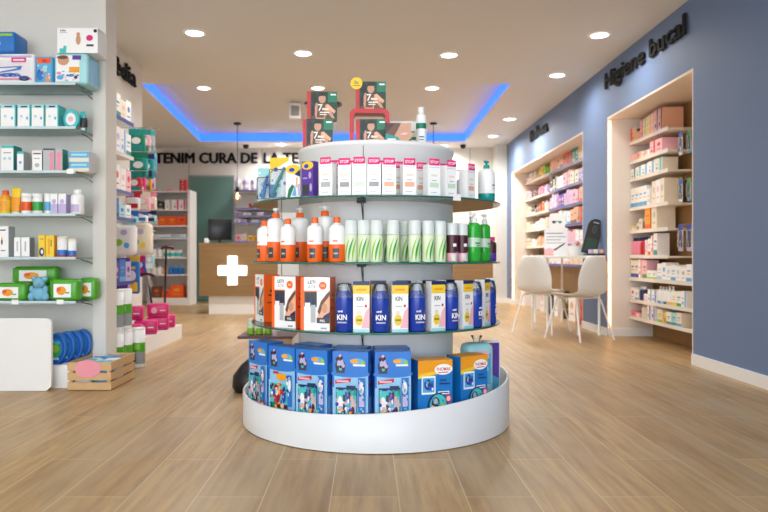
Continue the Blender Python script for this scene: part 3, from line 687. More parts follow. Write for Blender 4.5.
tt_art = [('r', 0, 0, 1, 1, 'train_blue'), ('p', [(0, .76), (1, .86), (1, 1), (0, 1)], 'amber'), ('p', [(0, .70), (1, .82), (1, .87), (0, .77)], 'yellow'), ('e', .73, .84, .26, .09, 'bright_white'), ('t', 'THOMAS', .73, .82, .075, 'red', .42), ('r', .58, .785, .88, .80, 'red'),
          ('r', .1, .44, .5, .74, 'bright_white'), ('r', .13, .47, .47, .71, 'sky'), ('e', .28, .6, .11, .09, 'cobalt'), ('e', .28, .6, .05, .04, 'cream'), ('r', .3, .5, .44, .66, 'blue'),
          ('r', .58, .43, .9, .48, 'bright_white'), ('r', .6, .445, .88, .465, 'navy'), ('e', .56, .24, .30, .22, 'navy'), ('e', .58, .25, .25, .185, 'turquoise'), ('e', .50, .30, .12, .09, 'charcoal'), ('e', .5, .32, .06, .05, 'silver'), ('e', .68, .22, .07, .05, 'lime'), ('p', [(.3, .2), (.5, .12), (.6, .2), (.4, .26)], 'cream'), ]+busy(11, 12, .2, .52, .42, .68, ['cobalt', 'sky', 'teal', 'white', 'navy'], .04, .03)+busy(12, 12, .42, .14, .72, .36, ['charcoal', 'sky', 'teal', 'silver', 'lime', 'navy'], .04, .03)+[
          ('e', .86, .36, .09, .07, 'red'), ('e', .86, .36, .06, .045, 'rose'), ('e', .12, .07, .09, .035, 'aqua'), ('r', .6, .6, .9, .62, 'navy'), ('r', .6, .66, .8, .68, 'navy')]
tt = carton('toy_gift_box', .165, .10, .268, 'train_blue', tt_art, sides=dict(top='amber'), sideart=[('r', 0, .8, 1, 1, 'amber'), ('r', .2, .3, .8, .5, 'sky')])
for px, t in ((431, -.12), (467, -.22)): o = onring(tt, px, .59, Z0, t); reg(o, 'orange topped blue box reading THOMAS', 'on the carousel deck', 'box', px, 'blue gift boxes with orange tops')
m = soft_pack('wrapped_toiletries', .15, .10, .30, 'aqua', [('r', .0, .55, .5, .95, 'bright_white'), ('r', .5, .3, 1, .9, 'sky'), ('e', .25, .4, .2, .1, 'white'), ('r', .1, .8, .9, .95, 'rose'), ('e', .7, .6, .16, .08, 'white')], .03, )
MB().lathe([(.015, 0), (.02, .02), (.03, .035)], 'clear_plastic', 12, closed=False, T=Matrix.Translation((0, 0, .298))).build('gathered_top', m)
a = math.radians(66); x, y = dirv(a, .545); o = put(m, (CX+x, CY+y, Z0+.001), .35); o.location.z = Z0+.001; tag(o, 'pale blue toiletries in clear wrap on the carousel deck behind the gift boxes', 'pack')
m = soft_pack('toiletry_pouch', .10, .05, .29, 'white', [('r', .0, .5, .5, 1, 'red'), ('t', 'lady', .3, .7, .12, 'white', .3), ('r', .5, .3, 1, 1, 'purple'), ('p', [(0, 0), (1, 0), (1, .3), (0, .45)], 'sky')], .015)
a = math.radians(86); x, y = dirv(a, .60); o = put(m, (CX+x, CY+y, Z0+.001), .25); tag(o, 'red white and purple pouch at the right end of the carousel deck', 'pouch')

# ---------------------------------------------------------------- behind the carousel on the left
st = empty('low_stand', (X_(262, 4.55), 4.75, 0)); tag(st, 'low magenta topped stand behind the left side of the carousel', 'stand')
ztm = Z_(336, 4.6)
MB().box(-.17, .20, -.17, .17, ztm-.018, ztm, 'maroon').build('top', st); MB().box(-.02, .17, -.10, .10, .0, ztm-.018, 'pine').build('pedestal', st)
gtb = bottle('green_bottle', .026, .11, [(.6, 'lime'), (.4, 'mint_clear')], 'white', .02, .014)
for k, x in enumerate((-.10, -.04, .02)): reg(put(gtb, (X_(262, 4.55)+x, 4.70, ztm+.001)), 'small lime green bottle', 'on the magenta stand behind the carousel', 'bottle', k)
o = MB().lathe([(.085, 0), (.10, .03), (.095, .10), (.05, .17), (.02, .20), (0, .205)], 'black_satin', 16, sx=1.2, closed=False).build('black_bag', loc=(X_(249, 4.2), 4.28, 0)); tag(o, 'crumpled black bag on the floor left behind the carousel', 'bag')
wp = MB().rbox(X_(282, 5.4), X_(301, 5.4)+.05, 5.4, 5.52, 0, Z_(200, 5.4)-.1, 'shelf_white', .004).box(X_(277.5, 5.4), X_(280.5, 5.4), 5.42, 5.45, 0, Z_(200, 5.4)-.1, 'shelf_white').build('freestanding_partition')
tag(wp, 'narrow white upright display panel standing behind the left of the carousel', 'display panel')

# ---------------------------------------------------------------- counter
Yc = 9.9; xa, xb = X_(199, Yc), X_(493, Yc); zt, zb = Z_(243, Yc), Z_(296, Yc)
ct = empty('service_counter', ((xa+xb)/2, Yc+.35, 0)); tag(ct, 'long oak service counter with white recessed base and glowing cross', 'counter')
ox, oy = (xa+xb)/2, Yc+.35
MB().box(xa-ox, xb-ox, -.35, .3, zb, zt-.03, 'counter_wood').build('front_panel', ct)
MB().box(xa-ox-.005, xb-ox+.005, -.356, .35, zt-.03, zt, 'counter_wood').build('countertop', ct)
MB().box(X_(208, Yc)-ox, xb-ox-.15, -.30, .28, 0, zb, 'shelf_white').build('base', ct)
cxp, czp = X_(232.5, Yc)-ox, Z_(270.5, Yc); s1, s2 = .213, .073
m = MB().rbox(cxp-s1, cxp+s1, -.375, -.351, czp-s2, czp+s2, 'plus_glow', .02).rbox(cxp-s2, cxp+s2, -.3751, -.3511, czp-s1, czp+s1, 'plus_glow', .02); o = m.build('cross_sign', ct); o['label'] = 'white glowing pharmacy cross'
mo = empty('monitor', (X_(220, 10.15), 10.15, zt)); tag(mo, 'black computer monitor on the counter in front of the frosted door', 'monitor'); mo.rotation_euler.z = .25
MB().rbox(-.17, .17, -.015, .02, .05, .36, 'screen', .006).build('screen', mo); MB().tube([(0, .03, .01), (0, .03, .2)], .018, 'black_satin').build('neck', mo); MB().rbox(-.11, .11, -.06, .10, 0, .012, 'black_satin', .004).build('foot', mo)
o = MB().rbox(-.03, .03, -.05, .05, 0, .07, 'white', .01).build('card_terminal', loc=(X_(206, 10.05), 10.1, zt)); tag(o, 'small white card terminal left of the monitor on the counter', 'card terminal')

# ---------------------------------------------------------------- generic shelf goods
PC = {}
def good(kind, w, h, dp, a, b):
    k = (kind, round(w, 3), round(h, 3), round(dp, 3), a, b)
    if k in PC: return PC[k]
    if kind == 'carton': o = carton('carton', w, dp, h, a, [('r', 0, .0, 1, .26, b), ('r', .2, .6, .8, .68, b), ('r', .2, .45, .7, .49, 'grey')], sides=dict(right=a))
    elif kind == 'striped carton': o = carton('carton', w, dp, h, a, [('r', .62, 0, .9, 1, b), ('r', .12, .55, .5, .6, 'grey'), ('e', .32, .3, .16, .1, b)])
    elif kind == 'plain carton': o = carton('carton', w, dp, h, a, [('e', .5, .62, .26, .14, b), ('r', .2, .25, .8, .31, b)])
    elif kind == 'bottle': o = bottle('bottle', w/2, h, [(.25, a), (.4, 'white' if a != 'white' else b), (.35, a)], b, h*.16, w*.22, .45)
    elif kind == 'plain bottle': o = bottle('bottle', w/2, h, [(1, a)], b, h*.18, w*.26, .5)
    elif kind == 'jar': o = jar('jar', w/2, h, [(.2, a), (.6, b if b != a else 'white'), (.2, a)], a, h*.25)
    elif kind == 'tube': o = tube_pack('tube', w, h, [(.5, a), (.5, b)], 'white', h*.14)
    elif kind == 'spray bottle': o = pump_bottle('spray_bottle', w/2, h, [(.3, a), (.7, b)], 'white', 'white', .36, .2, pumph=h*.22, arm=w*.5)
    PC[k] = o
    return o
def desc_of(kind, a, b):
    if kind in ('carton',): return '%s carton with %s band' % (a, b)
    if kind == 'striped carton': return '%s carton with %s stripe' % (a, b)
    if kind == 'plain carton': return '%s carton with %s mark' % (a, b)
    if kind == 'jar': return '%s and %s jar' % (a, b) if a != b else '%s jar' % a
    if kind == 'tube': return '%s and %s tube' % (a, b)
    return '%s %s with %s top' % (a, kind.replace('plain ', ''), b)
def cat_of(kind): return kind.split()[-1]
def yrow(z, y0, xf, items, row, gap=.004):
    """goods on the right wall, laid from far (y0) to near, faces towards the room; xf = front line"""
    y = y0
    for it in items:
        if isinstance(it, (int, float)): y -= it; continue
        kind, w, h, dp, a, b = it
        dd = w if kind in ('bottle', 'plain bottle', 'jar', 'spray bottle', 'tube') else dp
        o = put(good(kind, w, h, dp, a, b), (xf+dd/2, y-w/2, z+.0008), -PI/2)
        reg(o, desc_of(kind, a, b), row, cat_of(kind), -y)
        y -= w+gap
    return y

# ---------------------------------------------------------------- nearer niche (oral care)
SX = 2.79
def shelf(x0, x1, y0, y1, z, m, label, grp, lip=None, th=.018):
    o = MB().box(x0, x1, y0, y1, z-th, z, m)
    o = o.build('wall_shelf'); tag(o, label, 'shelf', grp)
    if lip: MB().box(x0-.004, x0-.0002, y0, y1, z-th-.006, z+.012, lip).build('price_rail', o)
    return o
mat('rail_blue', '#2c3f94', .3, vary=.03); mat('rail_clear', '#e6e2da', .2, vary=.02)
zz = [CH+(256-y)*7.2/F for y in (143.3, 162.5, 180, 209, 231.5, 256, 278, 299.6, 316.5)]
nm = ['top', 'second', 'third', 'fourth', 'fifth', 'sixth', 'third lowest', 'second lowest', 'lowest']
yend = [6.30]*6+[5.36]*3
for k in range(9): shelf(SX, NB-.013, yend[k], n2[1]-.022, zz[k], 'niche_white', nm[k].capitalize().lower()+' shelf in the nearer niche with white front rail', 'nearer niche shelves', 'rail_clear')
rn = ['on the %s shelf, nearer niche' % w for w in nm]
YF = n2[1]-.03; C_, Sc, Pc, Bt, Pb = 'carton', 'striped carton', 'plain carton', 'bottle', 'plain bottle'
xf = SX+.008
yrow(zz[0], YF, xf, [(Pc, .045, .15, .1, 'orange', 'red'), (Sc, .05, .16, .1, 'cream', 'orange'), (Pb, .06, .13, .06, 'peach', 'brown'), (Pb, .055, .12, .06, 'peach', 'brown'), .02, (Sc, .07, .19, .15, 'rose', 'red'), (Sc, .07, .195, .15, 'cream', 'lime'), (Sc, .06, .2, .15, 'cream', 'yellow'), (Sc, .06, .205, .15, 'cream', 'amber'), (Sc, .06, .21, .18, 'cream', 'pink'), (Sc, .09, .22, .20, 'rose', 'cobalt'), (Sc, .09, .22, .20, 'peach', 'navy')], rn[0])
yrow(zz[1], YF, xf, [(Pc, .09, .075, .1, 'rose', 'peach'), (Pc, .07, .07, .1, 'rose', 'peach'), .01, (Pc, .06, .08, .1, 'peach', 'brown'), .015, (Pc, .07, .075, .1, 'cream', 'peach'), .02, (Sc, .13, .07, .18, 'rose', 'white'), (Sc, .13, .135, .18, 'rose', 'red'), (Pc, .14, .135, .20, 'rose', 'red')], rn[1])
yrow(zz[2], YF, xf, [(Sc, .13, .11, .15, 'white', 'teal'), (Sc, .14, .115, .15, 'white', 'turquoise'), (Sc, .15, .12, .15, 'white', 'sky'), (Sc, .16, .13, .15, 'white', 'sky'), (Sc, .17, .135, .15, 'cream', 'turquoise')], rn[2])
yrow(zz[3], YF, xf, [(C_, .1, .21, .15, 'white', 'sky')]*4+[(Sc, .1, .17, .12, 'white', 'silver'), .01, (Pc, .09, .23, .15, 'cream', 'silver'), (Pc, .09, .235, .15, 'white', 'rose'), (Pc, .09, .24, .17, 'cream', 'silver')], rn[3])
yrow(zz[4], YF, xf, [('jar', .06, .05, 0, 'yellow', 'white'), ('jar', .06, .05, 0, 'yellow', 'white'), ('jar', .08, .08, 0, 'cream', 'grey'), (Pc, .07, .12, .12, 'cream', 'grey'), ('tube', .05, .14, 0, 'charcoal', 'silver'), .02, (C_, .13, .22, .15, 'amber', 'orange'), .03, (Pc, .12, .23, .18, 'cream', 'silver')], rn[4])
yrow(zz[5], YF, xf, [(Pb, .07, .19, 0, 'pink', 'navy')]*3+[(Pb, .07, .19, 0, 'red', 'navy')]*2+[(Sc, .06, .16, .1, 'white', 'pink'), (C_, .07, .17, .1, 'white', 'orange'), (Sc, .06, .2, .1, 'white', 'red'), (C_, .08, .22, .12, 'white', 'teal')], rn[5])
yrow(zz[6], YF, xf, [(C_, .1, .19, .15, 'cream', 'cobalt'), (C_, .1, .19, .15, 'cream', 'cobalt'), (Sc, .08, .2, .12, 'white', 'magenta'), (C_, .12, .19, .12, 'rose', 'green'), (C_, .11, .09, .12, 'white', 'lime'), (C_, .11, .09, .12, 'white', 'lime'), .01, (C_, .1, .16, .12, 'white', 'aqua'), (Pc, .09, .17, .12, 'white', 'sky'), (Pc, .09, .14, .12, 'white', 'aqua'), (C_, .1, .15, .15, 'white', 'sky'), (Pc, .09, .14, .15, 'white', 'aqua'), (Pc, .1, .13, .15, 'white', 'silver'), (C_, .1, .16, .15, 'white', 'sky')], rn[6])
yrow(zz[7], YF, xf, [(Pc, .1, .13, .12, 'white', 'red'), (C_, .1, .12, .12, 'white', 'sky'), (Pb, .06, .15, 0, 'navy', 'white'), (Pb, .06, .15, 0, 'navy', 'white'), (C_, .09, .08, .1, 'white', 'rose'), (Sc, .1, .13, .12, 'white', 'sky'), (Sc, .1, .13, .12, 'white', 'blue'), ('spray bottle', .06, .17, 0, 'sky', 'white'), ('spray bottle', .06, .17, 0, 'aqua', 'white'), ('spray bottle', .06, .17, 0, 'blue', 'white'), ('spray bottle', .065, .18, 0, 'yellow', 'white'), ('spray bottle', .065, .18, 0, 'peach', 'white'), (C_, .09, .14, .12, 'white', 'yellow'), (C_, .09, .14, .12, 'white', 'green'), (Sc, .1, .15, .12, 'white', 'sky')], rn[7])
yrow(zz[8], YF, xf, [(Pc, .13, .06, .12, 'pink', 'red'), (Pc, .1, .05, .12, 'rose', 'white'), .02, (Pb, .07, .15, 0, 'cream', 'peach'), (Pb, .07, .14, 0, 'cream', 'white'), .02, (Sc, .07, .17, .1, 'white', 'cobalt'), .02, (Sc, .08, .18, .1, 'white', 'cobalt'), .05, (C_, .11, .13, .12, 'cream', 'lime'), ('jar', .08, .11, 0, 'yellow', 'amber'), (C_, .1, .12, .12, 'white', 'teal'), (C_, .1, .12, .12, 'aqua', 'teal'), (C_, .1, .13, .12, 'cream', 'sky')], rn[8])
# hanging brush packs on the wood panel
def brush_pack(c1, c2, w=.07, h=.2):
    o = MB().box(-w/2, w/2, 0, .002, -h, 0, 'white').art(w, h, 0, [('r', 0, .8, 1, 1, c1), ('r', 0, 0, 1, .12, c2)], T=Matrix.Translation((0, 0, -h))).build('toothbrush_pack')
    MB().rbox(-w/2+.006, w/2-.006, -.018, -.001, -h*.86, -h*.2, 'clear_plastic', .006).build('blister', o)
    MB().tube([(-.012, -.01, -h*.82), (.008, -.01, -h*.5), (.012, -.01, -h*.24)], .006, c1, 8).tube([(.016, -.01, -h*.82), (-.004, -.01, -h*.5), (-.008, -.01, -h*.3)], .005, c2, 8).build('toothbrush', o)
    return o
bp1, bp2, bp3 = brush_pack('blue', 'white'), brush_pack('green', 'sky'), brush_pack('cobalt', 'lilac', .09, .24)
hk = 0
for z, row, kinds in ((1.98, 'highest', (bp1, bp2, bp3)), (1.55, 'middle', (bp1, bp2, bp1, bp2)), (1.14, 'lowest', (bp3, bp3, bp3))):
    for k, pr in enumerate(kinds):
        y = 6.20-.12*k
        h = MB().tube([(NB-.012, y, z), (NB-.20, y, z), (NB-.21, y, z+.012)], .003, 'chrome', 6).build('display_hook'); reg(h, 'chrome hook', 'in the %s row on the nearer niche panel' % row, 'hook', -y)
        for q in range(1):
            o = put(pr, (NB-.19+.02*k, y, z-.006), -PI/2)
            reg(o, {bp1: 'blue toothbrush pack', bp2: 'green toothbrush pack', bp3: 'cobalt toothbrush pack'}[pr], 'hanging in %s row of nearer niche' % row, 'toothbrush pack', -y)

# ---------------------------------------------------------------- farther niche (cosmetics)
z1 = [CH+.9645*v for v in (1.31, 1.01, .73, .45, .16, -.13)]
fn = ['top', 'second', 'third', 'fourth', 'fifth', 'sixth']
YB, YM, YN = n1[1]-.022, 10.42, n1[0]+.022
for k in range(6):
    shelf(SX, NB-.013, YM+.005, YB, z1[k], 'niche_white', fn[k]+' white shelf in the left half of the farther niche', 'farther niche shelves', 'rail_clear')
    shelf(SX, NB-.013, YN, YM-.005, z1[k], 'niche_white', fn[k]+' shelf with blue rail in the right half of the farther niche', 'farther niche shelves', 'rail_blue')
pal_far = [[('white', 'peach'), ('cream', 'rose'), ('yellow', 'olive'), ('lime', 'olive')], [('rose', 'red'), ('black', 'cream'), ('pink', 'maroon'), ('lilac', 'rose')],
           [('cream', 'brown'), ('black', 'white'), ('orange', 'cream'), ('cream', 'lilac')], [('cream', 'peach'), ('white', 'red'), ('white', 'peach'), ('cream', 'silver')],
           [('cream', 'brown'), ('white', 'charcoal'), ('peach', 'cream'), ('white', 'cream')], [('cream', 'peach'), ('white', 'rose'), ('cream', 'brown'), ('white', 'peach')]]
pal_near = [[('peach', 'orange'), ('peach', 'brown'), ('orange', 'maroon'), ('teal', 'cream'), ('cream', 'peach'), ('maroon', 'peach'), ('peach', 'rose')],
            [('black', 'cream'), ('white', 'silver'), ('rose', 'maroon'), ('cream', 'emerald'), ('lilac', 'purple'), ('rose', 'pink'), ('peach', 'red')],
            [('lilac', 'cream'), ('purple', 'rose'), ('lilac', 'pink'), ('rose', 'purple'), ('peach', 'orange'), ('orange', 'cream'), ('rose', 'red')],
            [('rose', 'red'), ('white', 'sky'), ('peach', 'brown'), ('orange', 'brown'), ('cream', 'rose')],
            [('lilac', 'navy'), ('rose', 'lilac'), ('white', 'lilac'), ('cream', 'sky')], [('white', 'rose'), ('cream', 'peach'), ('lilac', 'cream')]]
rng = random.Random(4)
for k in range(6):
    L = []; y = YB-.02; pal = pal_far[k]
    span = y-(YM+.03); pos = 0
    while True:
        t = pos/span; a, b = pal[min(len(pal)-1, int(t*len(pal)))]
        kind = rng.choice([C_, Pb, Pc, Pc] if k != 0 else [Pc, Pb, C_])
        w = rng.choice([.08, .10, .12]); h = rng.choice([.10, .13, .15]) if t < .5 else rng.choice([.14, .17])
        if pos+w+.03 > span: break
        L.append((kind, w, h, .12, a, b)); g = rng.choice([.01, .03]); L.append(g); pos += w+g+.004
    yrow(z1[k], y, xf, L, 'on %s left-half shelf of farther niche' % fn[k])
    L = []; y = YM-.03; pal = pal_near[k]; span = y-(YN+.02); pos = 0
    while True:
        t = pos/span; a, b = pal[min(len(pal)-1, int(t*len(pal)))]
        kind = rng.choice([Sc, Pc, C_])
        w = rng.choice([.10, .12, .14]); h = rng.choice([.18, .2, .22])
        if pos+w > span: break
        L.append((kind, w, h, .15, a, b)); L.append(.008); pos += w+.012
    yrow(z1[k], y, xf, L, 'on %s right-half shelf of farther niche' % fn[k])
o = MB().box(NB-.20, NB-.014, YM-.07, YM+.0, .12, NT-.03, 'niche_wood').build('divider_panel'); 
bpy.data.objects.remove(o)
# boxes on the niche floor
for k, (px, w, h, c, b, xx) in enumerate(((522, .40, .30, 'white', 'cream', 2.66), (533, .40, .32, 'white', 'silver', 2.66), (541.5, .30, .34, 'white', 'rose', 2.66), (548, .22, .33, 'black', 'charcoal', 2.66), (555, .24, .30, 'white', 'silver', 2.66), (571, .36, .33, 'white', 'peach', 2.66), (580, .22, .32, 'orange', 'red', 2.66))):
    Y = F*xx/(px-VX)
    o = put(good(Pc if c != 'orange' else C_, w*.8, h, .28, c, b), (xx+.15, Y, .001), -PI/2)
    reg(o, 'large %s storage box' % c, 'on the floor of the farther niche', 'box', px)
Y = F*2.66/(563.5-VX)
pl = MB().lathe([(.05, 0), (.065, .12), (.06, .12)], 'brown', 16).build('potted_plant', loc=(2.70, Y, 0)); tag(pl, 'small leafy plant in a brown pot between boxes on the farther niche floor', 'plant')
m = MB(); rg = random.Random(2)
for k in range(26):
    a = rg.uniform(0, 2*PI); el = rg.uniform(.5, 1.4); L_ = rg.uniform(.12, .2)
    tip = Vector((math.cos(a)*math.cos(el), math.sin(a)*math.cos(el), math.sin(el)))*L_; s_ = Vector((-math.sin(a), math.cos(a), 0))*.016; b0 = Vector((0, 0, .11))
    m.add([b0, b0+tip*.5+s_, b0+tip, b0+tip*.5-s_], [(0, 1, 2, 3)], 'olive')
m.build('foliage', pl)

# ---------------------------------------------------------------- desk and chairs
dz = .855; dy0, dy1, dx0, dx1 = 7.25, 8.75, 2.10, 2.545
dk = empty('consulting_desk', ((dx0+dx1)/2, (dy0+dy1)/2, 0)); tag(dk, 'white desk against the blue wall between the two niches', 'desk')
ox, oy = (dx0+dx1)/2, (dy0+dy1)/2
MB().rbox(dx0-ox, dx1-ox, dy0-oy, dy1-oy, dz-.03, dz, 'chair_white', .006).build('desktop', dk)
for lx, ly in ((dx0-ox+.05, dy0-oy+.85), (dx0-ox+.05, dy1-oy-.05), (dx1-ox-.05, dy0-oy+.06), (dx1-ox-.05, dy1-oy-.05)): MB().tube([(lx, ly, 0), (lx, ly, dz-.031)], .014, 'chair_white').build('leg', dk)
def dsk(px, Y): return (X_(px, Y), Y, dz+.0005)
m = MB().box(-.135, .135, 0, .008, 0, .33, 'white').art(.27, .33, 0, [('r', .08, .78, .8, .82, 'grey'), ('r', .1, .66, .92, .70, 'silver'), ('r', .08, .55, .7, .59, 'silver'), ('r', .08, .44, .8, .47, 'silver'), ('p', [(0, .05), (.35, .05), (.45, .22), (.2, .28), (0, .2)], 'rose'), ('p', [(.4, .22), (.85, .45), (.9, .5), (.86, .4), (.45, .17)], 'maroon'), ('r', 0, .0, .4, .05, 'peach')])
o = m.build('counter_poster', loc=dsk(556, 8.1), rz=-.15); MB().box(-.03, .03, .008, .09, 0, .15, 'white').build('stand', o); tag(o, 'white upright poster with grey lines and red lips on the desk', 'poster')
m = MB().prism([(-.09, 0), (.09, 0), (.10, .18), (.07, .235), (-.08, .235), (-.10, .16)], 0, .006, 'white'); m.art(.2, .235, 0, [('e', .32, .55, .12, .07, 'navy'), ('e', .68, .55, .12, .07, 'teal'), ('r', .4, .57, .6, .60, 'charcoal'), ('e', .5, .2, .08, .04, 'silver')])
o = m.build('counter_poster', loc=dsk(557, 8.3), rz=-.15); o.location.z = dz+.28; tag(o, 'white face-shaped cutout wearing dark teal sunglasses above the desk poster', 'cutout'); MB().box(-.012, .012, .006, .012, -.28, .2, 'white').build('stick', o)
bs = empty('basket', dsk(577.5, 7.8)); tag(bs, 'white bowl-shaped basket of small packets on the desk', 'basket')
MB().lathe([(.075, 0), (.09, .005), (.115, .11), (.118, .112), (.110, .112), (.086, .010), (0, .008)], 'white', 24, closed=False).build('bowl', bs)
rg = random.Random(5)
for k, c in enumerate(('amber', 'peach', 'rose', 'lilac', 'white', 'red', 'cream')):
    a = 2*PI*k/7; x, y, z = dsk(577.5, 7.8)
    sc = MB().rbox(-.022, .022, -.006, .006, -.04, .045, c, .003, 2).build('sachet', loc=(x+.055*math.cos(a), y+.055*math.sin(a), z+.10+.01*(k % 3)), rz=a); tag(sc, '%s sachet sticking out of the white desk basket' % c, 'sachet', 'sachets in the desk basket')
de = empty('countertop_display', dsk(595.5, 7.42)); de.rotation_euler.z = -.1; tag(de, 'tall dark green and black product display leaning back on the desk', 'display')
T = Matrix.Translation((-.07, .02, .02)) @ Matrix.Rotation(math.radians(14), 4, 'Y')
P = [(-.08, 0), (.08, 0), (.08, .31)]+[(.08*math.cos(k*PI/8), .31+.08*math.sin(k*PI/8)) for k in range(1, 8)]+[(-.08, .31)]
m = MB().prism(P, 0, .03, 'black_satin', T=T); m.art(.15, .38, 0, [('r', .1, .06, .9, .45, 'forest'), ('e', .5, .72, .2, .13, 'charcoal'), ('e', .5, .72, .12, .08, 'forest'), ('r', .3, .9, .7, .93, 'silver')], T=T); m.build('back_board', de)
MB().rbox(-.11, .08, -.10, .09, 0, .02, 'black_satin', .004).build('tray', de)
bb_ = dsk(595.5, 7.42)
for k, (x, c, w) in enumerate(((-.07, 'lilac', 'left'), (-.02, 'white', 'middle'), (.05, 'peach', 'right'))):
    o = jar('compact_jar', .028, .045, [(1, c)], c, .014); put(o, (bb_[0]+x, bb_[1]-.06, bb_[2]+.0205)); tag(o, '%s pot, %s one in the black display tray on the desk' % (c, w), 'jar', 'pots in the black tray')

def chair():
    r = empty('chair')
    # profile (y back positive, z) from front lip over seat up the back
    prof = [(-.22, .425), (-.20, .445), (-.10, .45), (0, .447), (.10, .445), (.165, .455), (.205, .49), (.225, .55), (.24, .63), (.255, .71), (.265, .78), (.27, .835), (.27, .85)]
    hw = [.17, .195, .21, .215, .212, .208, .205, .207, .205, .19, .165, .13, .09]
    nu = 12; vs = []
    for (y, z), w in zip(prof, hw):
        back = max(0, min(1, (z-.46)/.12))
        for i in range(nu+1):
            u = -1+2*i/nu; c = u*u
            vs.append((u*w, y-.055*c*back, z+.03*c*(1-back)))
    k = len(prof); fs = [(j*(nu+1)+i, j*(nu+1)+i+1, (j+1)*(nu+1)+i+1, (j+1)*(nu+1)+i) for j in range(k-1) for i in range(nu)]
    o = MB().add(vs, fs, 'chair_white', True).build('seat_shell', r)
    md = o.modifiers.new('s', 'SOLIDIFY'); md.thickness = .012; md2 = o.modifiers.new('u', 'SUBSURF'); md2.levels = 1; md2.render_levels = 1
    for sx in (-1, 1):
        for (y0, y1) in ((-.13, -.24), (.12, .25)):
            MB().tube([(sx*.10, y0*.9, .43), (sx*.15, y0, .425), (sx*.17, y0+(y1-y0)*.1, .40), (sx*.235, y1, .0)], .012, 'chair_white', 10, .009).build('leg', r)
    MB().tube([(-.15, -.12, .425), (.15, -.12, .425)], .009, 'chair_white').tube([(-.15, .11, .425), (.15, .11, .425)], .009, 'chair_white').build('under_frame', r)
    return r
ch = chair()
tag(put(ch, (1.96, 7.62, 0), PI-.7), 'white moulded chair on splayed legs, left and farther of two at the desk', 'chair', 'white chairs at the desk')
tag(put(ch, (2.17, 6.97, 0), PI+.5), 'white moulded chair on splayed legs, right and nearer of two at the desk', 'chair', 'white chairs at the desk')

# ---------------------------------------------------------------- left glass shelving facing the camera
LY0, LY1, LX1 = 4.40, 4.69, -1.885
lz = [CH+(256-y)*LY0/F for y in (83, 127, 171, 214, 257.5, 301.5)]
ln = ['top', 'second', 'third', 'fourth', 'fifth', 'lowest']
SHELVES = []
for k, z in enumerate(lz):
    o = MB().box(-3.3, LX1, LY0, LY1, z-.010, z, 'left_shelf_glass').build('glass_shelf'); tag(o, '%s glass shelf of the left wall shelving' % ln[k], 'shelf', 'left glass shelves'); SHELVES.append(o)
    MB().box(-3.3, LX1-.0, LY0-.004, LY0-.0002, z-.012, z+.004, 'left_glass_edge').build('front_edge', o)
    m = MB().tube([(LX1+.004, LY1-.01, z-.05), (LX1-.003, LY1-.05, z-.035), (LX1-.02, LY1-.16, z-.014)], .003, 'cable')
    m.build('bracket', o)
o = MB().tube([(LX1+.002, LY1+.0, .2), (LX1+.002, LY1+.0, CZ-.01)], .004, 'cable').build('shelf_rail'); tag(o, 'thin dark vertical rail behind the right end of the left shelves', 'rail')
o = MB().rbox(-3.4, X_(67, LY0)+.04, 4.37, 4.715, 0, .148, 'shelf_white', .004).build('base_cabinet'); tag(o, 'low white base box under the left glass shelving', 'base')
LF = 4.43
def lpos(px0, px1): return (X_((px0+px1)/2, LF), (px1-px0)*LF/F)
def lput(maker, px0, px1, z, desc, row, cat, dp, **k):
    x, w = lpos(px0, px1); o = maker(w*.985); o.location = (x, LF+dp/2+k.get('dy', 0), z+.0008); o.rotation_euler = (k.get('lean', 0), 0, k.get('rz', 0)); USED.add(o.name)
    reg(o, desc, row, cat, px0); return o
H = lambda px: px*LF/F
LR = ['on the %s left glass shelf' % w for w in ln]
z = lz[0]
lput(lambda w: soft_pack('diaper_pack', w, .2, H(31), 'white', [('r', .45, .74, .85, .94, 'magenta'), ('r', .5, .8, .8, .86, 'white'), ('r', 0, .92, 1, 1, 'lilac'), ('p', [(0, .3), (.7, .45), (.75, .6), (.1, .55)], 'blue'), ('e', .4, .25, .3, .08, 'cobalt'), ('r', 0, .05, 1, .12, 'pink'), ('e', .8, .12, .15, .1, 'navy'), ('p', [(.05, .35), (.6, .5), (.6, .54), (.1, .5)], 'white')]+[('r', 0, .12+.035*q, 1, .125+.035*q, ('pink', 'sky', 'lilac')[q % 3]) for q in range(20)]+busy(21, 14, .3, .05, 1, .3, ['cobalt', 'blue', 'white', 'sky'], .06, .04), .02, [('r', 0, 0, 1, 1, 'sky')]), -8, 34.5, z, 'white and blue absorbent pad pack with magenta label', LR[0], 'pack', .2)
o = lput(lambda w: soft_pack('diaper_pack', w, .18, H(22), 'blue', [('r', 0, .85, 1, 1, 'lime'), ('r', 0, .1, .4, .7, 'sky'), ('e', .3, .4, .2, .2, 'white')], .02), -14, 15, z+H(31)+.001, 'blue and lime pack lying on the white one', LR[0], 'pack', .18)
lput(lambda w: soft_pack('diaper_pack', w, .15, H(28), 'sky', [('r', 0, .78, 1, 1, 'orange'), ('e', .2, .3, .24, .24, 'blue'), ('p', [(.55, 0), (1, 0), (1, .3), (.7, .35)], 'skin'), ('e', .6, .55, .2, .14, 'aqua'), ('r', .4, .84, .7, .92, 'red')]+busy(22, 12, .05, .1, .95, .75, ['blue', 'white', 'aqua', 'peach', 'cobalt'], .07, .05), .015), 35.3, 52.5, z, 'light blue pack with orange top', LR[0], 'pack', .15)
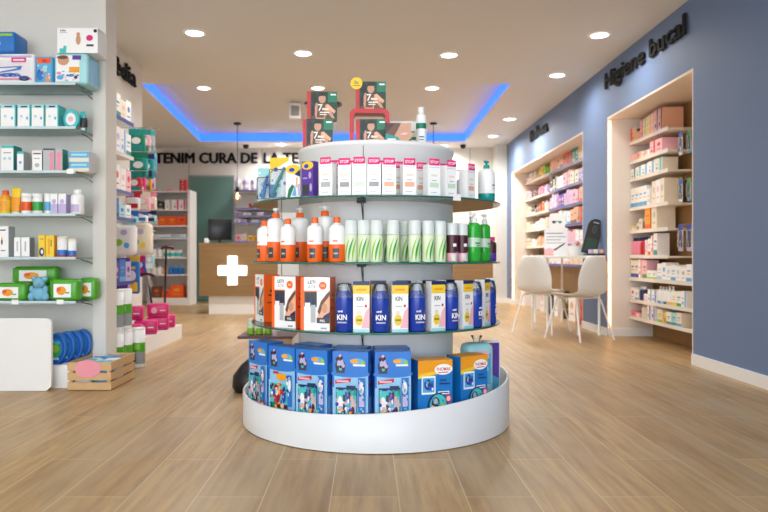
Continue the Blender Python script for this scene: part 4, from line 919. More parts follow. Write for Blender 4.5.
lput(lambda w: soft_pack('diaper_pack', w, .2, H(31), 'aqua', [('r', 0, 0, .8, 1, 'white'), ('e', .25, .82, .2, .2, 'skin'), ('e', .22, .93, .2, .07, 'brown'), ('r', .45, .35, .8, .56, 'amber'), ('r', .56, .84, .86, 1, 'purple'), ('e', .14, .16, .12, .09, 'sky'), ('e', .1, .32, .08, .06, 'pink'), ('e', .68, .16, .06, .07, 'navy'), ('r', .36, .2, .62, .27, 'blue')]+busy(23, 14, .05, .03, .8, .4, ['pink', 'sky', 'cobalt', 'turquoise', 'lime', 'lilac'], .05, .03), .02, [('r', 0, 0, 1, 1, 'sky')]), 53.5, 88, z, 'baby diaper pack with orange square and baby photo', LR[0], 'pack', .2)
o = lput(lambda w: carton('baby_scale_box', w, .16, H(25), 'bright_white', [('t', 'bebe', .14, .86, .12, 'navy'), ('r', .06, .8, .24, .83, 'silver'), ('e', .94, .88, .045, .07, 'black'), ('e', .52, .52, .06, .2, 'skin'), ('e', .52, .74, .045, .09, 'skin'), ('e', .8, .6, .085, .12, 'magenta'), ('r', .06, .0, .22, .18, 'turquoise'), ('e', .19, .2, .04, .1, 'turquoise'), ('r', .72, .26, .9, .34, 'charcoal')], sides=dict(right='silver')), 57, 98, z+H(31)+.001, 'white flat box with baby photo on the diaper pack', LR[0], 'box', .16)
z = lz[1]; R = LR[1]
for a, b in ((-14, -1), (.5, 16), (17.5, 30.5), (31.5, 44.5), (45.5, 58.5)):
    lput(lambda w: carton('baby_care_carton', w, .11, H(23), 'white', [('r', 0, .86, 1, 1, 'aqua'), ('r', .25, .89, .75, .95, 'navy'), ('e', .75, .42, .08, .07, 'sky'), ('e', .3, .5, .1, .06, 'aqua'), ('r', .92, 0, 1, 1, 'turquoise')], sides=dict(right='turquoise', top='turquoise')), a, b, z, 'white carton with turquoise top', R, 'carton', .11)
x, w = lpos(61, 71); m = MB().lathe([(.048, -.015), (.052, -.012), (.052, .012), (.048, .015)], 'turquoise', 24, sy=1.25, T=Matrix.Rotation(PI/2, 4, 'X')); m.lathe([(.0, .017), (.033, .017)], 'white', 20, sy=1.25, closed=False, T=Matrix.Rotation(PI/2, 4, 'X')).lathe([(0, .018), (.017, .018)], 'rose', 16, closed=False, T=Matrix.Rotation(PI/2, 4, 'X'))
o = m.build('soother_pack', loc=(x+.012, LF+.06, z+.0665)); reg(o, 'oval turquoise soother pack standing on edge', R, 'pack', 61)
x, w = lpos(72, 76.5); put(good('tube', .034, .125, 0, 'charcoal', 'turquoise'), (x+.014, LF+.1, z+.001)); reg(PC[('tube', .034, .125, 0, 'charcoal', 'turquoise')], 'dark grey and turquoise tube', R, 'tube', 72)
lput(lambda w: bottle('bottle', w/2, H(19), [(.35, 'turquoise'), (.5, 'maroon'), (.15, 'charcoal')], 'charcoal', .02), 79, 85, z, 'dark bottle with maroon and turquoise label', R, 'bottle', .08, dy=.12).location.x -= .05
z = lz[2]; R = LR[2]
lput(lambda w: carton('cream_carton', w, .11, H(26), 'white', [('r', 0, .9, 1, 1, 'turquoise'), ('e', .3, .5, .12, .06, 'aqua'), ('e', .7, .5, .12, .06, 'aqua'), ('r', .2, .7, .8, .74, 'grey')], sides=dict(right='teal', top='teal')), 1, 13.5, z, 'tall white carton with turquoise top and teal side', R, 'carton', .11)
lput(lambda w: carton('cream_carton', w, .09, H(20), 'white', [('r', .0, .88, 1, 1, 'turquoise'), ('e', .5, .45, .2, .08, 'sky')], sides=dict(right='silver', top='teal')), 17, 23.5, z, 'narrow white carton with turquoise top', R, 'carton', .09)
lput(lambda w: carton('soother_box', w, .08, H(21), 'white', [('r', .1, .82, .9, .88, 'brown'), ('r', .2, .6, .8, .64, 'grey'), ('e', .5, .3, .25, .1, 'silver')], sides=dict(right='grey')), 32, 42, z, 'grey printed white carton', R, 'carton', .08)
lput(lambda w: carton('soother_box', w, .08, H(23), 'silver', [('r', 0, .93, 1, 1, 'charcoal'), ('e', .75, .7, .2, .14, 'pink'), ('e', .75, .18, .2, .12, 'pink'), ('r', .62, .2, .86, .7, 'pink')]), 43, 54.5, z, 'silver box with a pink bottle picture', R, 'box', .08)
lput(lambda w: carton('soother_box', w, .08, H(22.5), 'silver', [('e', .5, .72, .4, .16, 'pink'), ('r', .25, .12, .75, .7, 'pink'), ('e', .5, .14, .38, .1, 'pink')], sides=dict(right='teal')), 55.2, 62.5, z, 'narrow box with pink picture and teal side', R, 'box', .08)
for q in range(2):
    hh = H(10.2)
    lput(lambda w: carton('gauze_box', w, .12, hh-.001, 'cream', [('r', 0, .35, 1, .95, 'sky'), ('r', .1, .55, .9, .75, 'aqua')], sides=dict(right='silver', top='cream')), 69, 89, z+q*hh, ('upper' if q else 'lower')+' of two stacked blue and cream gauze boxes', R, 'box', .12)
z = lz[3]; R = LR[3]
lput(lambda w: bottle('bottle', w/2, H(24), [(.85, 'yellow'), (.15, 'amber')], 'orange', .03, w*.3, .6, .12, [(-.7, .7, .2, .8, 'amber')]), -2, 8.5, z, 'yellow bottle with orange cap', R, 'bottle', .06)
lput(lambda w: tube_pack('sun_cream_tube', w, H(27), [(.7, 'amber'), (.3, 'yellow')], 'white', .018), 9.5, 18.5, z, 'tall amber tube', R, 'tube', .06)
for a, b, c in ((19.5, 29.5, 'orange'), (30.5, 40.5, 'green'), (42.3, 49.8, 'sky')):
    lput(lambda w: jar('cream_jar', w/2, H(21), [(.2, 'white'), (.5, c), (.3, 'white')], 'white', .02), a, b, z, 'white canister with %s band' % c, R, 'jar', .065)
for a, b in ((50.6, 57.5), (58.2, 66)):
    lput(lambda w: carton('cream_carton', w, .08, H(20.5), 'white', [('r', 0, 0, 1, .5, 'lilac'), ('e', .5, .62, .3, .12, 'lilac')], sides=dict(right='lilac')), a, b, z, 'white and lilac carton', R, 'carton', .08)
lput(lambda w: bottle('tablet_bottle', w/2, H(25), [(1, 'bright_white')], 'bright_white', .025, w*.3, .55, .22, [(-.8, .6, .15, .6, 'lilac')]), 68, 81, z, 'large white tablet bottle', R, 'bottle', .09)
z = lz[4]; R = LR[4]
lput(lambda w: carton('cream_carton', w, .08, H(31), 'bright_white', [('e', .3, .5, .1, .1, 'brown'), ('e', .3, .62, .08, .05, 'peach'), ('r', .1, .86, .7, .9, 'charcoal'), ('r', .2, .2, .7, .24, 'grey')], sides=dict(right='silver')), -1, 8.5, z, 'tall white carton with small brown figure', R, 'carton', .08)
for a, b in ((14, 20.5), (21.2, 29.5)):
    lput(lambda w: carton('cream_carton', w, .07, H(20), 'bright_white', [('r', .4, .3, .6, .8, 'silver'), ('r', 0, 0, 1, .06, 'lilac')], sides=dict(right='grey')), a, b, z, 'plain white carton', R, 'carton', .07)
lput(lambda w: carton('insect_repellent_carton', w, .07, H(22.5), 'yellow', [('e', .5, .24, .42, .2, 'navy'), ('e', .55, .25, .2, .1, 'white'), ('r', .2, .8, .8, .84, 'olive')], sides=dict(right='amber')), 38.5, 44.8, z, 'yellow carton with navy spot', R, 'carton', .07)
lput(lambda w: carton('insect_repellent_carton', w, .07, H(22), 'yellow', [('r', .3, .15, .5, .85, 'amber'), ('r', .6, .5, .75, .8, 'olive')], sides=dict(right='amber')), 45.5, 54, z, 'plain yellow carton', R, 'carton', .07)
for a, b, hh in ((55, 65, 21), (66, 74, 19)):
    lput(lambda w: jar('cream_jar', w/2, H(hh), [(.12, 'red'), (.28, 'blue'), (.6, 'white')], 'cream', .014), a, b, z, 'white jar with blue red base', R, 'jar', .07)
z = lz[5]; R = LR[5]
def wipes(name, w, h, dp, withtab=True):
    m = MB().rbox(-w/2, w/2, -dp/2, dp/2, 0, h, 'lime_pack', min(.025, h*.4), 3)
    m.prism([(-w/2-.006, h*.1), (-w/2+.006, h*.1), (-w/2+.006, h*.9), (-w/2-.006, h*.9)], -dp*.3, dp*.3, 'lime_pack')
    m.art(w*.62, h*.62, -dp/2, [('r', 0, 0, 1, 1, 'white'), ('e', .45, .5, .28, .32, 'amber'), ('e', .3, .6, .12, .16, 'orange'), ('r', .7, .3, .9, .4, 'green')], T=Matrix.Translation((-.01, 0, h*.16)), e=.001)
    return m.build(name)
mat('lime_pack', '#4fa828', .3, vary=.12, scale=14)
lput(lambda w: wipes('wet_wipes_pack', w, H(18), .10), -6, 26, z, 'green wet wipes pack', R+', front left', 'pack', .10)
o = lput(lambda w: wipes('wet_wipes_pack', w, H(18), .09), 3, 49, z+H(0), 'long green wet wipes pack leaning behind', R, 'pack', .09, dy=.11); o.location.z = z+H(16.5); 
o2 = lput(lambda w: wipes('wet_wipes_pack', w, H(16), .09), 2, 50, z, 'bottom green wet wipes pack of the rear pair', R, 'pack', .09, dy=.11)
lput(lambda w: wipes('wet_wipes_pack', w, H(22), .10), 49.5, 78, z, 'tall green wet wipes pack with duck picture', R, 'pack', .10)
lput(lambda w: wipes('wet_wipes_pack', w, H(22.5), .09), 70, 89, z, 'green wet wipes pack at the right end', R, 'pack', .09, dy=.12)
# teddy shaped sponge
x, w = lpos(27.5, 49); tb_ = MB(); fz_ = .03
def blob(m, cx, cy, cz, rx, ry, rz_, c, n=14):
    prof = [(math.cos(-PI/2+PI*i/8), math.sin(-PI/2+PI*i/8)) for i in range(9)]
    m.lathe([(max(r, 1e-6), zz_) for r, zz_ in prof], c, n, closed=False, T=Matrix.Translation((cx, cy, cz)) @ Matrix.Diagonal((rx, ry, rz_, 1)))
mat('plush', '#7cb8d4', .9, vary=.1, scale=60)
for b in ((0, 0, .045, .048, .03, .045), (0, -.004, .118, .040, .028, .036), (-.034, 0, .145, .018, .012, .018), (.034, 0, .145, .018, .012, .018), (-.046, -.012, .028, .024, .022, .028), (.046, -.012, .028, .024, .022, .028), (-.045, -.008, .075, .016, .014, .026), (.045, -.008, .075, .016, .014, .026), (0, -.03, .11, .016, .012, .013)): blob(tb_, *b, 'plush')
o = tb_.build('plush_bear', loc=(x, LF+.015, z+.001)); tag(o, 'light blue plush bear sitting between the green wipes packs', 'plush toy')
for px, zi, w in ((15, 5, 'under the front left wipes pack'), (60, 5, 'under the tall wipes pack'), (70, 2, 'under the blue gauze boxes')):
    o = pt.copy(); COL.objects.link(o); o.parent = SHELVES[zi]; o.location = (X_(px, LY0-.006), LY0-.0055, lz[zi])
bpy.data.objects.remove(pt)
# blue rounded bottles on the base
mat('cobalt_film', '#1a58b8', .2, vary=.15, scale=30)
def blue_pack():
    P = [(-.03, 0), (.03, 0)]+[(.062*math.cos(k*PI/10), .105+.098*math.sin(k*PI/10)) for k in range(-4, 15)]
    m = MB().prism(P, -.026, .026, 'blue').prism([(x*.86, .016+(z-.016)*.93+.004) for x, z in P], -.031, .031, 'cobalt_film')
    m.art(.11, .19, -.031, [('e', .5, .56, .40, .34, 'blue'), ('e', .5, .5, .30, .24, 'green'), ('e', .5, .54, .2, .14, 'lime'), ('r', .3, .16, .7, .24, 'aqua'), ('e', .62, .74, .16, .06, 'turquoise'), ('e', .36, .78, .1, .05, 'sky')], e=.001)
    o = m.build('shower_gel_bottle'); MB().rbox(-.075, -.055, -.012, .012, .09, .12, 'turquoise', .004).build('cap', o); return o
bpk = blue_pack()
for k, (px, d_) in enumerate(((57.5, 4.42), (66, 4.49), (74, 4.56), (82, 4.63))):
    o = put(bpk, (X_(px, d_), d_, .149), .05); reg(o, 'rounded blue bottle', 'on the low base behind the white board', 'bottle', px)
m = MB(); P = []; w0, w1, h0 = X_(-60, 4.3), X_(53, 4.3), Z_(318, 4.3); r_ = .03
P = [(w0, 0.002), (w1-r_, .002), (w1, .002+r_)]+[(w1-r_+r_*math.cos(k*PI/12), h0-r_+r_*math.sin(k*PI/12)) for k in range(7)]+[(w0, h0)]
o = MB().prism(P, 4.275, 4.30, 'shelf_white').build('panel_board'); tag(o, 'blank white board with rounded corners standing before the left shelving', 'board')
# crate
ca, cb, cf = X_(67.5, 4.29), X_(111, 4.29), 4.29; cl, cw = .44, cb-ca
cr = empty('wooden_crate', ((ca+cb)/2, cf+cl/2, 0)); tag(cr, 'small pine slatted crate with pink oval sign on the floor by the white pillar', 'crate')
hw_, hl = cw/2, cl/2
zsl = [(.006, .052), (.066, .112), (.126, .178)]
for s_, T in (('f', Matrix.Translation((0, -hl, 0))), ('b', Matrix.Translation((0, hl, 0)) @ Matrix.Rotation(PI, 4, 'Z'))):
    for a_, b_ in zsl: MB().box(-hw_, hw_, 0, .008, a_, b_, 'pine', T=T).build('slat', cr)
for sx in (-1, 1):
    for a_, b_ in zsl: MB().box(sx*hw_-(.008 if sx > 0 else 0), sx*hw_+(0 if sx > 0 else .008), -hl+.009, hl-.009, a_, b_, 'pine').build('slat', cr)
    for sy in (-1, 1): MB().box(sx*(hw_-.019)-.010, sx*(hw_-.019)+.010, sy*(hl-.02)-.010, sy*(hl-.02)+.010, .002, .172, 'pine').build('corner_post', cr)
MB().box(-hw_+.009, hw_-.009, -hl+.009, hl-.009, .003, .009, 'pine').build('bottom_board', cr)
px_, pz_ = X_(87.5, 4.28)-(ca+cb)/2, Z_(369, 4.28)
mat('pink_card', '#ef9aa8', .5, vary=.02)
o = MB().prism([(px_+.082*math.cos(k*PI/12), pz_+.056*math.sin(k*PI/12)) for k in range(24)], -hl-.004, -hl-.0005, 'pink_card').build('oval_sign', cr); o['label'] = 'plain pink oval card'
rg = random.Random(9)
for k, (x, y, c, b, w) in enumerate(((-.06, -.13, 'white', 'sky', 'front left'), (.06, -.13, 'sky', 'white', 'front right'), (-.06, -.005, 'aqua', 'blue', 'middle left'), (.07, .005, 'white', 'blue', 'middle right'), (0, .125, 'sky', 'white', 'rear'))):
    q = MB().rbox(-.052, .052, -.045, .045, 0, .16, c, .012).art(.09, .09, 0, [('r', .1, .2, .9, .7, b)], T=Matrix.Translation((0, .045, .1603)) @ Matrix.Rotation(-PI/2, 4, 'X'))
    o = q.build('tissue_pack', loc=((ca+cb)/2+x, cf+cl/2+y, .0095), rz=rg.uniform(-.06, .06)); tag(o, '%s and %s soft pack, %s one in the wooden crate' % (c, b, w), 'pack', 'packs in the wooden crate')
# green banded canisters
def canister():
    m = MB().lathe([(.046, 0), (.05, .004), (.05, .03), (.05, .12), (.05, .19), (.05, .292)], ['white', 'white', 'grey', 'lime_pack', 'bright_white'], 24)
    m.patch(-.7, -.1, .05, .11, .0508, 'charcoal').patch(-.35, .45, .14, .18, .0508, 'lime')
    o = m.build('canister'); MB().lathe([(.051, .289), (.052, .296), (.049, .302), (0, .302)], 'white', 24, closed=False).build('lid', o); return o
cn = canister()
for px, Y, z_, w in ((114, 4.95, 0, 'lower left'), (123, 5.07, 0, 'lower middle'), (136, 5.2, 0, 'lower right'), (114, 4.95, .303, 'upper left'), (122.5, 5.07, .303, 'upper right')):
    X = X_(px+2.5, Y)
    o = put(cn, (X, Y, z_+.001)); tag(o, 'white canister with green and grey bands, %s of the stack behind the crate' % w, 'canister', 'stacked canisters')

# ---------------------------------------------------------------- orthopaedic bay on the left wall
o = MB().box(XL+.001, -1.92, 4.90, 7.05, 0, .14, 'shelf_white').build('display_plinth'); tag(o, 'long low white plinth under the hanging goods at left', 'plinth')
PX = XL+.001
for k, z in enumerate((2.02, 1.72, 1.40, 1.17, .62)):
    shelf_o = MB().box(XL+.001, -2.09, 4.95, 6.08, z-.015, z, 'shelf_white').build('wall_shelf'); tag(shelf_o, '%s white shelf in the bay left of the hanging packs' % ['highest', 'second', 'third', 'fourth', 'lowest'][k], 'shelf', 'left bay shelves')
    MB().box(-2.089, -2.084, 4.95, 6.08, z-.02, z+.012, 'rail_blue' if k != 1 else 'rail_clear').build('price_rail', shelf_o)
bayrow = ['on the %s left bay shelf' % w for w in ('highest', 'second', 'third', 'fourth', 'lowest')]
def bay(z, items, row, y0=6.05):
    y = y0
    for kind, w, h, dp, a, b in items:
        dd = w if kind in ('bottle', 'plain bottle', 'jar', 'spray bottle', 'tube') else dp
        o = put(good(kind, w, h, dp, a, b), (-2.10-dd/2, y-w/2, z+.001), PI/2); reg(o, desc_of(kind, a, b), row, cat_of(kind), y*-1 if False else -y); y -= w+.006
bay(2.02, [(Pc, .12, .19, .15, 'white', 'blue'), (Pc, .12, .17, .15, 'cream', 'peach'), (C_, .14, .2, .15, 'white', 'teal'), (Sc, .12, .15, .15, 'white', 'purple')], bayrow[0])
bay(1.72, [(C_, .12, .2, .15, 'white', 'teal'), (Sc, .12, .22, .15, 'white', 'sky'), (Pc, .12, .22, .15, 'white', 'lilac'), (C_, .14, .2, .15, 'navy', 'purple'), (C_, .12, .2, .15, 'aqua', 'white')], bayrow[1])
bay(1.40, [(Pc, .12, .2, .15, 'rose', 'red'), (Pc, .13, .2, .15, 'white', 'rose'), (Pc, .14, .22, .15, 'white', 'orange'), (C_, .14, .2, .15, 'aqua', 'orange'), (C_, .12, .2, .15, 'white', 'green')], bayrow[2])
bay(1.17, [(Pc, .14, .13, .15, 'white', 'sky'), (Pc, .14, .12, .15, 'aqua', 'blue'), (C_, .2, .17, .15, 'blue', 'navy'), (C_, .14, .12, .15, 'maroon', 'purple')], bayrow[3])
bay(.62, [(Pc, .13, .18, .15, 'lilac', 'purple'), (C_, .14, .2, .15, 'blue', 'sky'), (Pc, .14, .18, .15, 'purple', 'lilac'), (C_, .13, .15, .15, 'navy', 'black')], bayrow[4])
# things hanging on hooks that stick out from the wall
def hang(px, py_top, Y, w, h, c1, c2, desc, shape='card', th=.05, hook=True, cat='pack'):
    w *= 1.3; h *= 1.05
    X = X_(px, Y); z = Z_(py_top, Y)
    if hook:
        hkx = X+w/2+.06
        hh = MB().tube([(XL+.001, Y, z+.012), (hkx, Y, z+.012), (hkx+.01, Y, z+.022)], .004, 'chrome', 6).build('display_hook'); tag(hh, 'chrome wire hook holding the %s' % desc.replace(' in the left bay', '').replace(' hanging', ''), 'hook', 'chrome display hooks')
    if shape == 'card':
        m = MB().rbox(-w/2, w/2, -th/2, th/2, -h, -.05, c1, min(.02, th*.4), 3).prism([(-w/2, -.06), (w/2, -.06), (w/2, .002), (-w/2, .002)], -.002, .002, c2)
        m.art(w*.8, h*.7, -th/2, [('r', 0, 0, 1, .35, c2), ('e', .5, .6, .35, .2, 'white'), ('r', .2, .85, .8, .95, c2)], T=Matrix.Translation((0, 0, -h+.02)), e=.001)
    else:
        m = MB().rbox(-w/2, w/2, -th/2, th/2, -h, 0, c1, .05, 4)
        m.art(w*.9, h*.9, -th/2, [('e', .25, .7, .14, .12, c2), ('e', .7, .75, .12, .1, 'lilac'), ('e', .5, .4, .16, .12, 'lime'), ('e', .2, .25, .1, .1, 'sky'), ('e', .8, .3, .1, .1, c2)], T=Matrix.Translation((0, 0, -h*.95)), e=.002)
    o = m.build('hanging_pack', loc=(X, Y, z)); tag(o, desc, cat, 'packs hanging in the left bay')
    return o
J = ' in the left bay'
hang(137, 129, 6.45, .12, .22, 'emerald', 'teal', 'dark green brace pack hanging near the top'+J)
hang(144.5, 130, 6.95, .10, .23, 'rose', 'teal', 'pale pink and teal pack hanging on a high hook'+J)
hang(149.5, 131, 7.15, .09, .22, 'silver', 'turquoise', 'silver pack with turquoise header hanging on a high hook'+J)
hang(139, 153, 6.40, .13, .22, 'teal', 'emerald', 'teal support pack hanging in the second row'+J)
hang(146.5, 154, 6.85, .12, .24, 'teal', 'navy', 'deep teal support pack hanging second row right'+J)
hang(152.5, 151, 7.20, .07, .23, 'sky', 'aqua', 'slim sky blue pack alone on the outermost hook'+J)
hang(135, 172, 6.32, .10, .2, 'red', 'teal', 'red and teal pack hanging in the third row'+J)
hang(140.5, 171, 6.6, .08, .22, 'magenta', 'white', 'magenta pack hanging in the third row'+J)
hang(147, 172, 6.95, .08, .21, 'amber', 'olive', 'amber pack hanging in the third row'+J)
hang(141, 192, 6.5, .14, .18, 'rose', 'cream', 'rose and cream pack hanging in the fourth row'+J)
hang(149, 192, 6.95, .12, .18, 'cream', 'pink', 'cream pack hanging at the right of the fourth row'+J)
hang(130, 211, 6.30, .12, .12, 'aqua', 'blue', 'aqua pack hanging left in the fifth row'+J)
hang(140, 210, 6.6, .12, .12, 'white', 'blue', 'white and blue pack hanging mid fifth row'+J)
hang(149, 210, 7.0, .12, .13, 'aqua', 'navy', 'aqua and navy pack hanging right in the fifth row'+J)
hang(121, 224, 6.33, .22, .28, 'white', 'sky', 'large rounded bag with pastel dots at left'+J, 'bag', .14)
hang(137.5, 223, 6.6, .22, .30, 'cream', 'yellow', 'large rounded bag with yellow and green dots'+J, 'bag', .14)
hang(123, 258, 6.35, .10, .30, 'lilac', 'purple', 'tall lilac pack hanging low at left'+J)
hang(133, 256, 6.45, .10, .34, 'blue', 'yellow', 'blue pack with yellow header hanging low'+J)
hang(141.5, 256, 6.75, .06, .18, 'cobalt', 'magenta', 'small cobalt pack hanging low behind the cane'+J)
hang(150, 250, 7.12, .07, .2, 'aqua', 'white', 'pale aqua pack hanging low right of the cane'+J)
hang(141, 148, 6.62, .10, .2, 'turquoise', 'teal', 'turquoise brace pack half hidden in the second row'+J)
hang(151, 172, 7.15, .07, .18, 'lilac', 'purple', 'lilac pack hanging at the right of the third row'+J)
hang(133, 192, 6.2, .10, .16, 'white', 'red', 'white pack with red header hanging in the fourth row'+J)
hang(132, 238, 6.75, .09, .2, 'sky', 'cobalt', 'sky blue pack hanging behind the rounded bags'+J)
hang(147, 232, 7.1, .10, .16, 'rose', 'lilac', 'rose pack hanging right of the rounded bags'+J)
# canes
def cane(p0, p1, name, label, col='black_satin'):
    r = empty('walking_cane', p0); d_ = Vector(p1)-Vector(p0); tag(r, label, 'walking cane', 'walking canes')
    MB().tube([(0, 0, .02), tuple(d_)], .011, col).build('shaft', r)
    h_ = Vector(d_)
    MB().tube([h_+Vector((-.05, 0, -.012)), h_+Vector((-.03, 0, .008)), h_+Vector((0, 0, .012)), h_+Vector((.05, 0, .006)), h_+Vector((.08, 0, -.015))], .014, 'maroon', 10).build('handle', r)
    MB().lathe([(.016, 0), (.016, .03), (.012, .035)], 'charcoal', 12).build('rubber_tip', r)
Yk = 6.98
cane((X_(164.5, Yk), Yk, .1405), (X_(166, Yk), Yk, Z_(248, Yk)), '', 'upright black walking cane with curved handle in the left bay')
cane((X_(155.5, 7.0), 7.0, .1405), (X_(142.5, 6.9), 6.86, Z_(249, 6.9)), '', 'slanting black walking cane with curved handle in the left bay')
cane((X_(152.5, 6.75), 6.72, .1405), (X_(147, 6.75), 6.72, Z_(275, 6.75)), '', 'shorter grey walking cane leaning behind the pink packs', 'grey')
o = MB().lathe([(.0, 0), (.02, 0), (.02, .36), (.13, .37), (.15, .39), (.13, .385), (0, .38)], 'chrome', 24, closed=False).build('cane_stand', loc=(X_(156, 7.0)+.02, 6.93, .1405)); 
bpy.data.objects.remove(o)
# pink packages
mat('pink_pack', '#e0247e', .3, vary=.35, scale=26)
pk = soft_pack('sanitary_pad_pack', .2, .16, .125, 'pink_pack', [('e', .3, .5, .16, .3, 'rose'), ('r', .55, .3, .95, .7, 'magenta'), ('r', .6, .44, .9, .54, 'white'), ('r', .05, .1, .95, .16, 'maroon')], .018)
pink = [(X_(135, 5.75), 5.80, 0, 'front, bottom'), (X_(146, 6.2), 6.22, 0, 'second from front, bottom'), (X_(160, 6.55)-.005, 6.58, 0, 'rear right, bottom'), (X_(160, 6.55)-.005, 6.58, 1, 'rear right, top'), (X_(139, 6.2)-.07, 6.22, 1, 'second from front, top'), (X_(168, 6.62)+.03, 6.80, 0, 'hindmost, bottom')]
for x, y, lv, w in pink:
    x = min(x, -2.02)
    o = put(pk, (x, y, .141+lv*.126), .25); tag(o, 'bright pink pad pack on the low plinth, %s of the heap' % w, 'pack', 'pink packs on the plinth')

# ---------------------------------------------------------------- shelving on the back wall, left
UY = 11.75
ub = empty('shelving_unit', (X_(168, UY), UY, 0)); tag(ub, 'white shelving unit with six shelves against the back wall left of the door', 'shelving')
ux0, ux1 = X_(147, UY), X_(190, UY); ox = X_(168, UY)
ztp = Z_(152, UY); uz = [Z_(y, UY) for y in (191, 209.5, 225.5, 238, 257.5, 274.5)]; zb = Z_(298, UY)
MB().box(ux1-.045-ox, ux1-ox, 0, .45, 0, uz[0]+.02, 'shelf_white').build('side_panel', ub); MB().box(ux0-ox, ux0+.04-ox, 0, .45, 0, uz[0]+.02, 'shelf_white').build('side_panel', ub)
MB().box(ux0+.04-ox, ux1-.045-ox, .41, .45, .0, uz[0]+.02, 'shelf_white').build('back_board', ub); MB().box(ux0+.04-ox, ux1-.045-ox, -.0, .41, 0, zb, 'shelf_white').build('base', ub)
for z in uz: MB().box(ux0+.041-ox, ux1-.046-ox, .01, .40, z-.02, z, 'shelf_white').build('shelf', ub)
un = ['top', 'second', 'third', 'fourth', 'fifth', 'sixth']
def brow(z, px0, Y, items, row, dpf=0):
    x = X_(px0, Y)
    for it in items:
        if isinstance(it, (int, float)): x += it; continue
        kind, w, h, dp, a, b = it; dd = w if kind in ('bottle', 'plain bottle', 'jar', 'spray bottle', 'tube') else dp
        o = put(good(kind, w, h, dp, a, b), (x+w/2, Y+dd/2, z+.001), 0); reg(o, desc_of(kind, a, b), row, cat_of(kind), x); x += w+.006
yb = UY+.03
ur = ['on %s shelf of unit by the door' % w for w in un]
brow(uz[0], 152, yb, [(Pc, .12, .03, .12, 'rose', 'red'), .12, (Pc, .12, .04, .12, 'rose', 'orange')], ur[0])
x = X_(182, yb)
for q in range(4): o = put(good(Pc, .11, .05, .12, 'red', 'rose'), (x, yb+.1, uz[0]+.001+.052*q)); tag(o, 'red flat carton, %s in the pile on the unit left of the door' % ['lowest', 'second lowest', 'second highest', 'highest'][q], 'carton', 'pile of red cartons')
brow(uz[1], 151, yb, [(C_, .11, .16, .15, 'charcoal', 'cream'), (Pc, .1, .14, .12, 'black', 'grey'), .02, (Sc, .13, .17, .12, 'white', 'silver'), (Sc, .11, .17, .12, 'white', 'magenta'), (Sc, .11, .17, .12, 'white', 'magenta')], ur[1])
brow(uz[2], 150, yb, [(C_, .13, .12, .15, 'white', 'silver'), (Pc, .16, .16, .15, 'orange', 'amber'), (Pc, .16, .16, .15, 'orange', 'amber'), (Pc, .16, .16, .15, 'orange', 'red')], ur[2])
brow(uz[3], 150, yb, [(C_, .17, .06, .15, 'white', 'sky'), (C_, .17, .06, .15, 'white', 'blue'), (C_, .17, .06, .15, 'silver', 'sky'), (C_, .1, .07, .12, 'white', 'sky')], ur[3])
brow(uz[4], 151, yb, [(Pb, .09, .18, 0, 'white', 'sky')]*2+[.01]+[('jar', .105, .13, 0, 'white', 'turquoise')]*3, ur[4])
brow(uz[5], 151, yb, [(Pb, .09, .15, 0, 'white', 'rose')]*2+[(Pb, .09, .14, 0, 'peach', 'brown')]+[(Pb, .085, .15, 0, 'blue', 'sky')]*3, ur[5])
brow(zb, 152, yb, [(Pc, .15, .2, .15, 'brown', 'orange'), .02, (Pc, .14, .14, .15, 'orange', 'red'), (Pc, .22, .22, .18, 'orange', 'amber')], 'on base of the unit by the door')
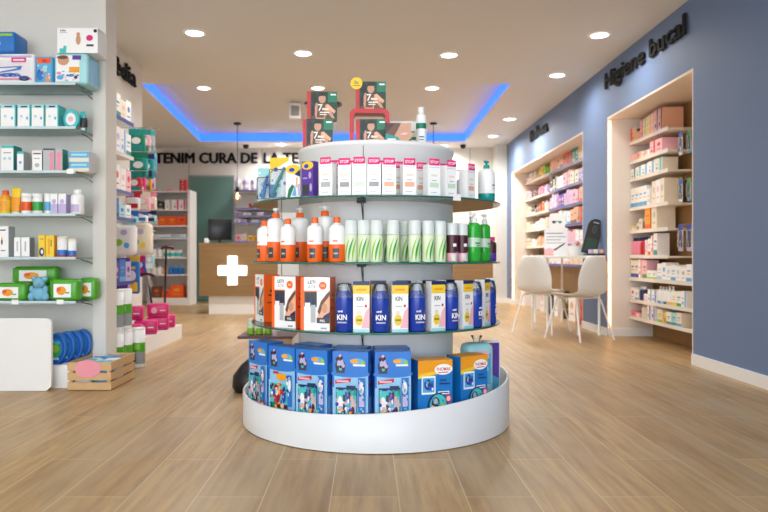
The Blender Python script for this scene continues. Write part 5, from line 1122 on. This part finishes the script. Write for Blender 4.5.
# right of the door
RY = 12.35
rs = [Z_(y, RY) for y in (190.5, 208.5, 216, 223, 242)]
for k, z in enumerate(rs): 
    o = MB().box(X_(233.5, RY), X_(300, RY), RY, BW-.003, z-.02, z, 'shelf_white').build('wall_shelf'); tag(o, '%s white shelf on the back wall right of the frosted door' % ['highest', 'second', 'third', 'fourth', 'lowest'][k], 'shelf', 'shelves right of the door')
    MB().box(X_(233.5, RY), X_(300, RY), RY-.005, RY-.0003, z-.025, z+.015, 'rail_lilac' if k else 'rail_clear').build('price_rail', o) if False else None
mat('rail_lilac', '#8c88c8', .3)
for o in [q for q in bpy.data.objects if q.get('group') == 'shelves right of the door']:
    z = max(v.co.z for v in o.data.vertices); MB().box(X_(233.5, RY), X_(300, RY), RY-.006, RY-.0003, z-.022, z+.012, 'rail_lilac').build('price_rail', o)
brow(rs[0], 234.2, RY+.02, [(Pb, .115, .24, 0, 'white', 'lilac')]+[.02, (Bt, .115, .25, 0, 'lilac', 'white'), .02, (Bt, .115, .25, 0, 'lilac', 'white'), .03, (Pb, .11, .24, 0, 'rose', 'white')], 'on the highest shelf right of door')
brow(rs[1], 249, RY+.02, [(C_, .08, .09, .12, 'red', 'maroon'), .2, (Pc, .12, .06, .12, 'white', 'lilac')], 'on the second shelf right of door')
brow(rs[2], 235, RY+.02, [(Pc, .1, .07, .12, 'lilac', 'navy'), .05, (C_, .14, .06, .12, 'white', 'blue'), .1, (C_, .12, .07, .12, 'white', 'rose')], 'on the third shelf right of door')
brow(rs[3], 234.5, RY+.02, [(Pc, .1, .07, .12, 'white', 'purple'), (C_, .12, .06, .12, 'lilac', 'blue'), .08, (C_, .12, .06, .12, 'white', 'sky')], 'on the fourth shelf right of door')
brow(rs[4], 235.5, RY+.02, [(Pc, .1, .13, .12, 'rose', 'red'), (C_, .1, .15, .12, 'cream', 'lilac'), (Pc, .12, .12, .12, 'yellow', 'purple'), (Pc, .12, .1, .12, 'amber', 'olive'), .05, (C_, .12, .12, .12, 'white', 'pink')], 'on the lowest shelf right of door')

finish_labels()
# prototypes that were never placed
for o in list(bpy.data.objects):
    if o.parent is None and o.type in ('MESH', 'EMPTY') and 'label' not in o and 'kind' not in o:
        print('UNLABELLED', o.name)
        for c in list(o.children): bpy.data.objects.remove(c)
        bpy.data.objects.remove(o)

# ---------------------------------------------------------------- daylight from the open shop front, camera
w = bpy.data.worlds.new('World'); S.world = w; w.use_nodes = True
bg = w.node_tree.nodes['Background']; bg.inputs[0].default_value = (.86, .93, 1.0, 1); bg.inputs[1].default_value = 4.6
cam = bpy.data.cameras.new('camera'); co = bpy.data.objects.new('camera', cam); COL.objects.link(co)
co.location = (0, 0, CH); co.rotation_euler = (PI/2, 0, 0)
cam.sensor_width = 36; cam.lens = F/768*36; cam.shift_x = (384-VX)/768
cam.dof.use_dof = True; cam.dof.focus_distance = 3.15; cam.dof.aperture_fstop = 3.2
S.camera = co
S.view_settings.view_transform = 'Standard'; S.view_settings.look = 'None'; S.view_settings.gamma = 1; S.view_settings.exposure = 0.15
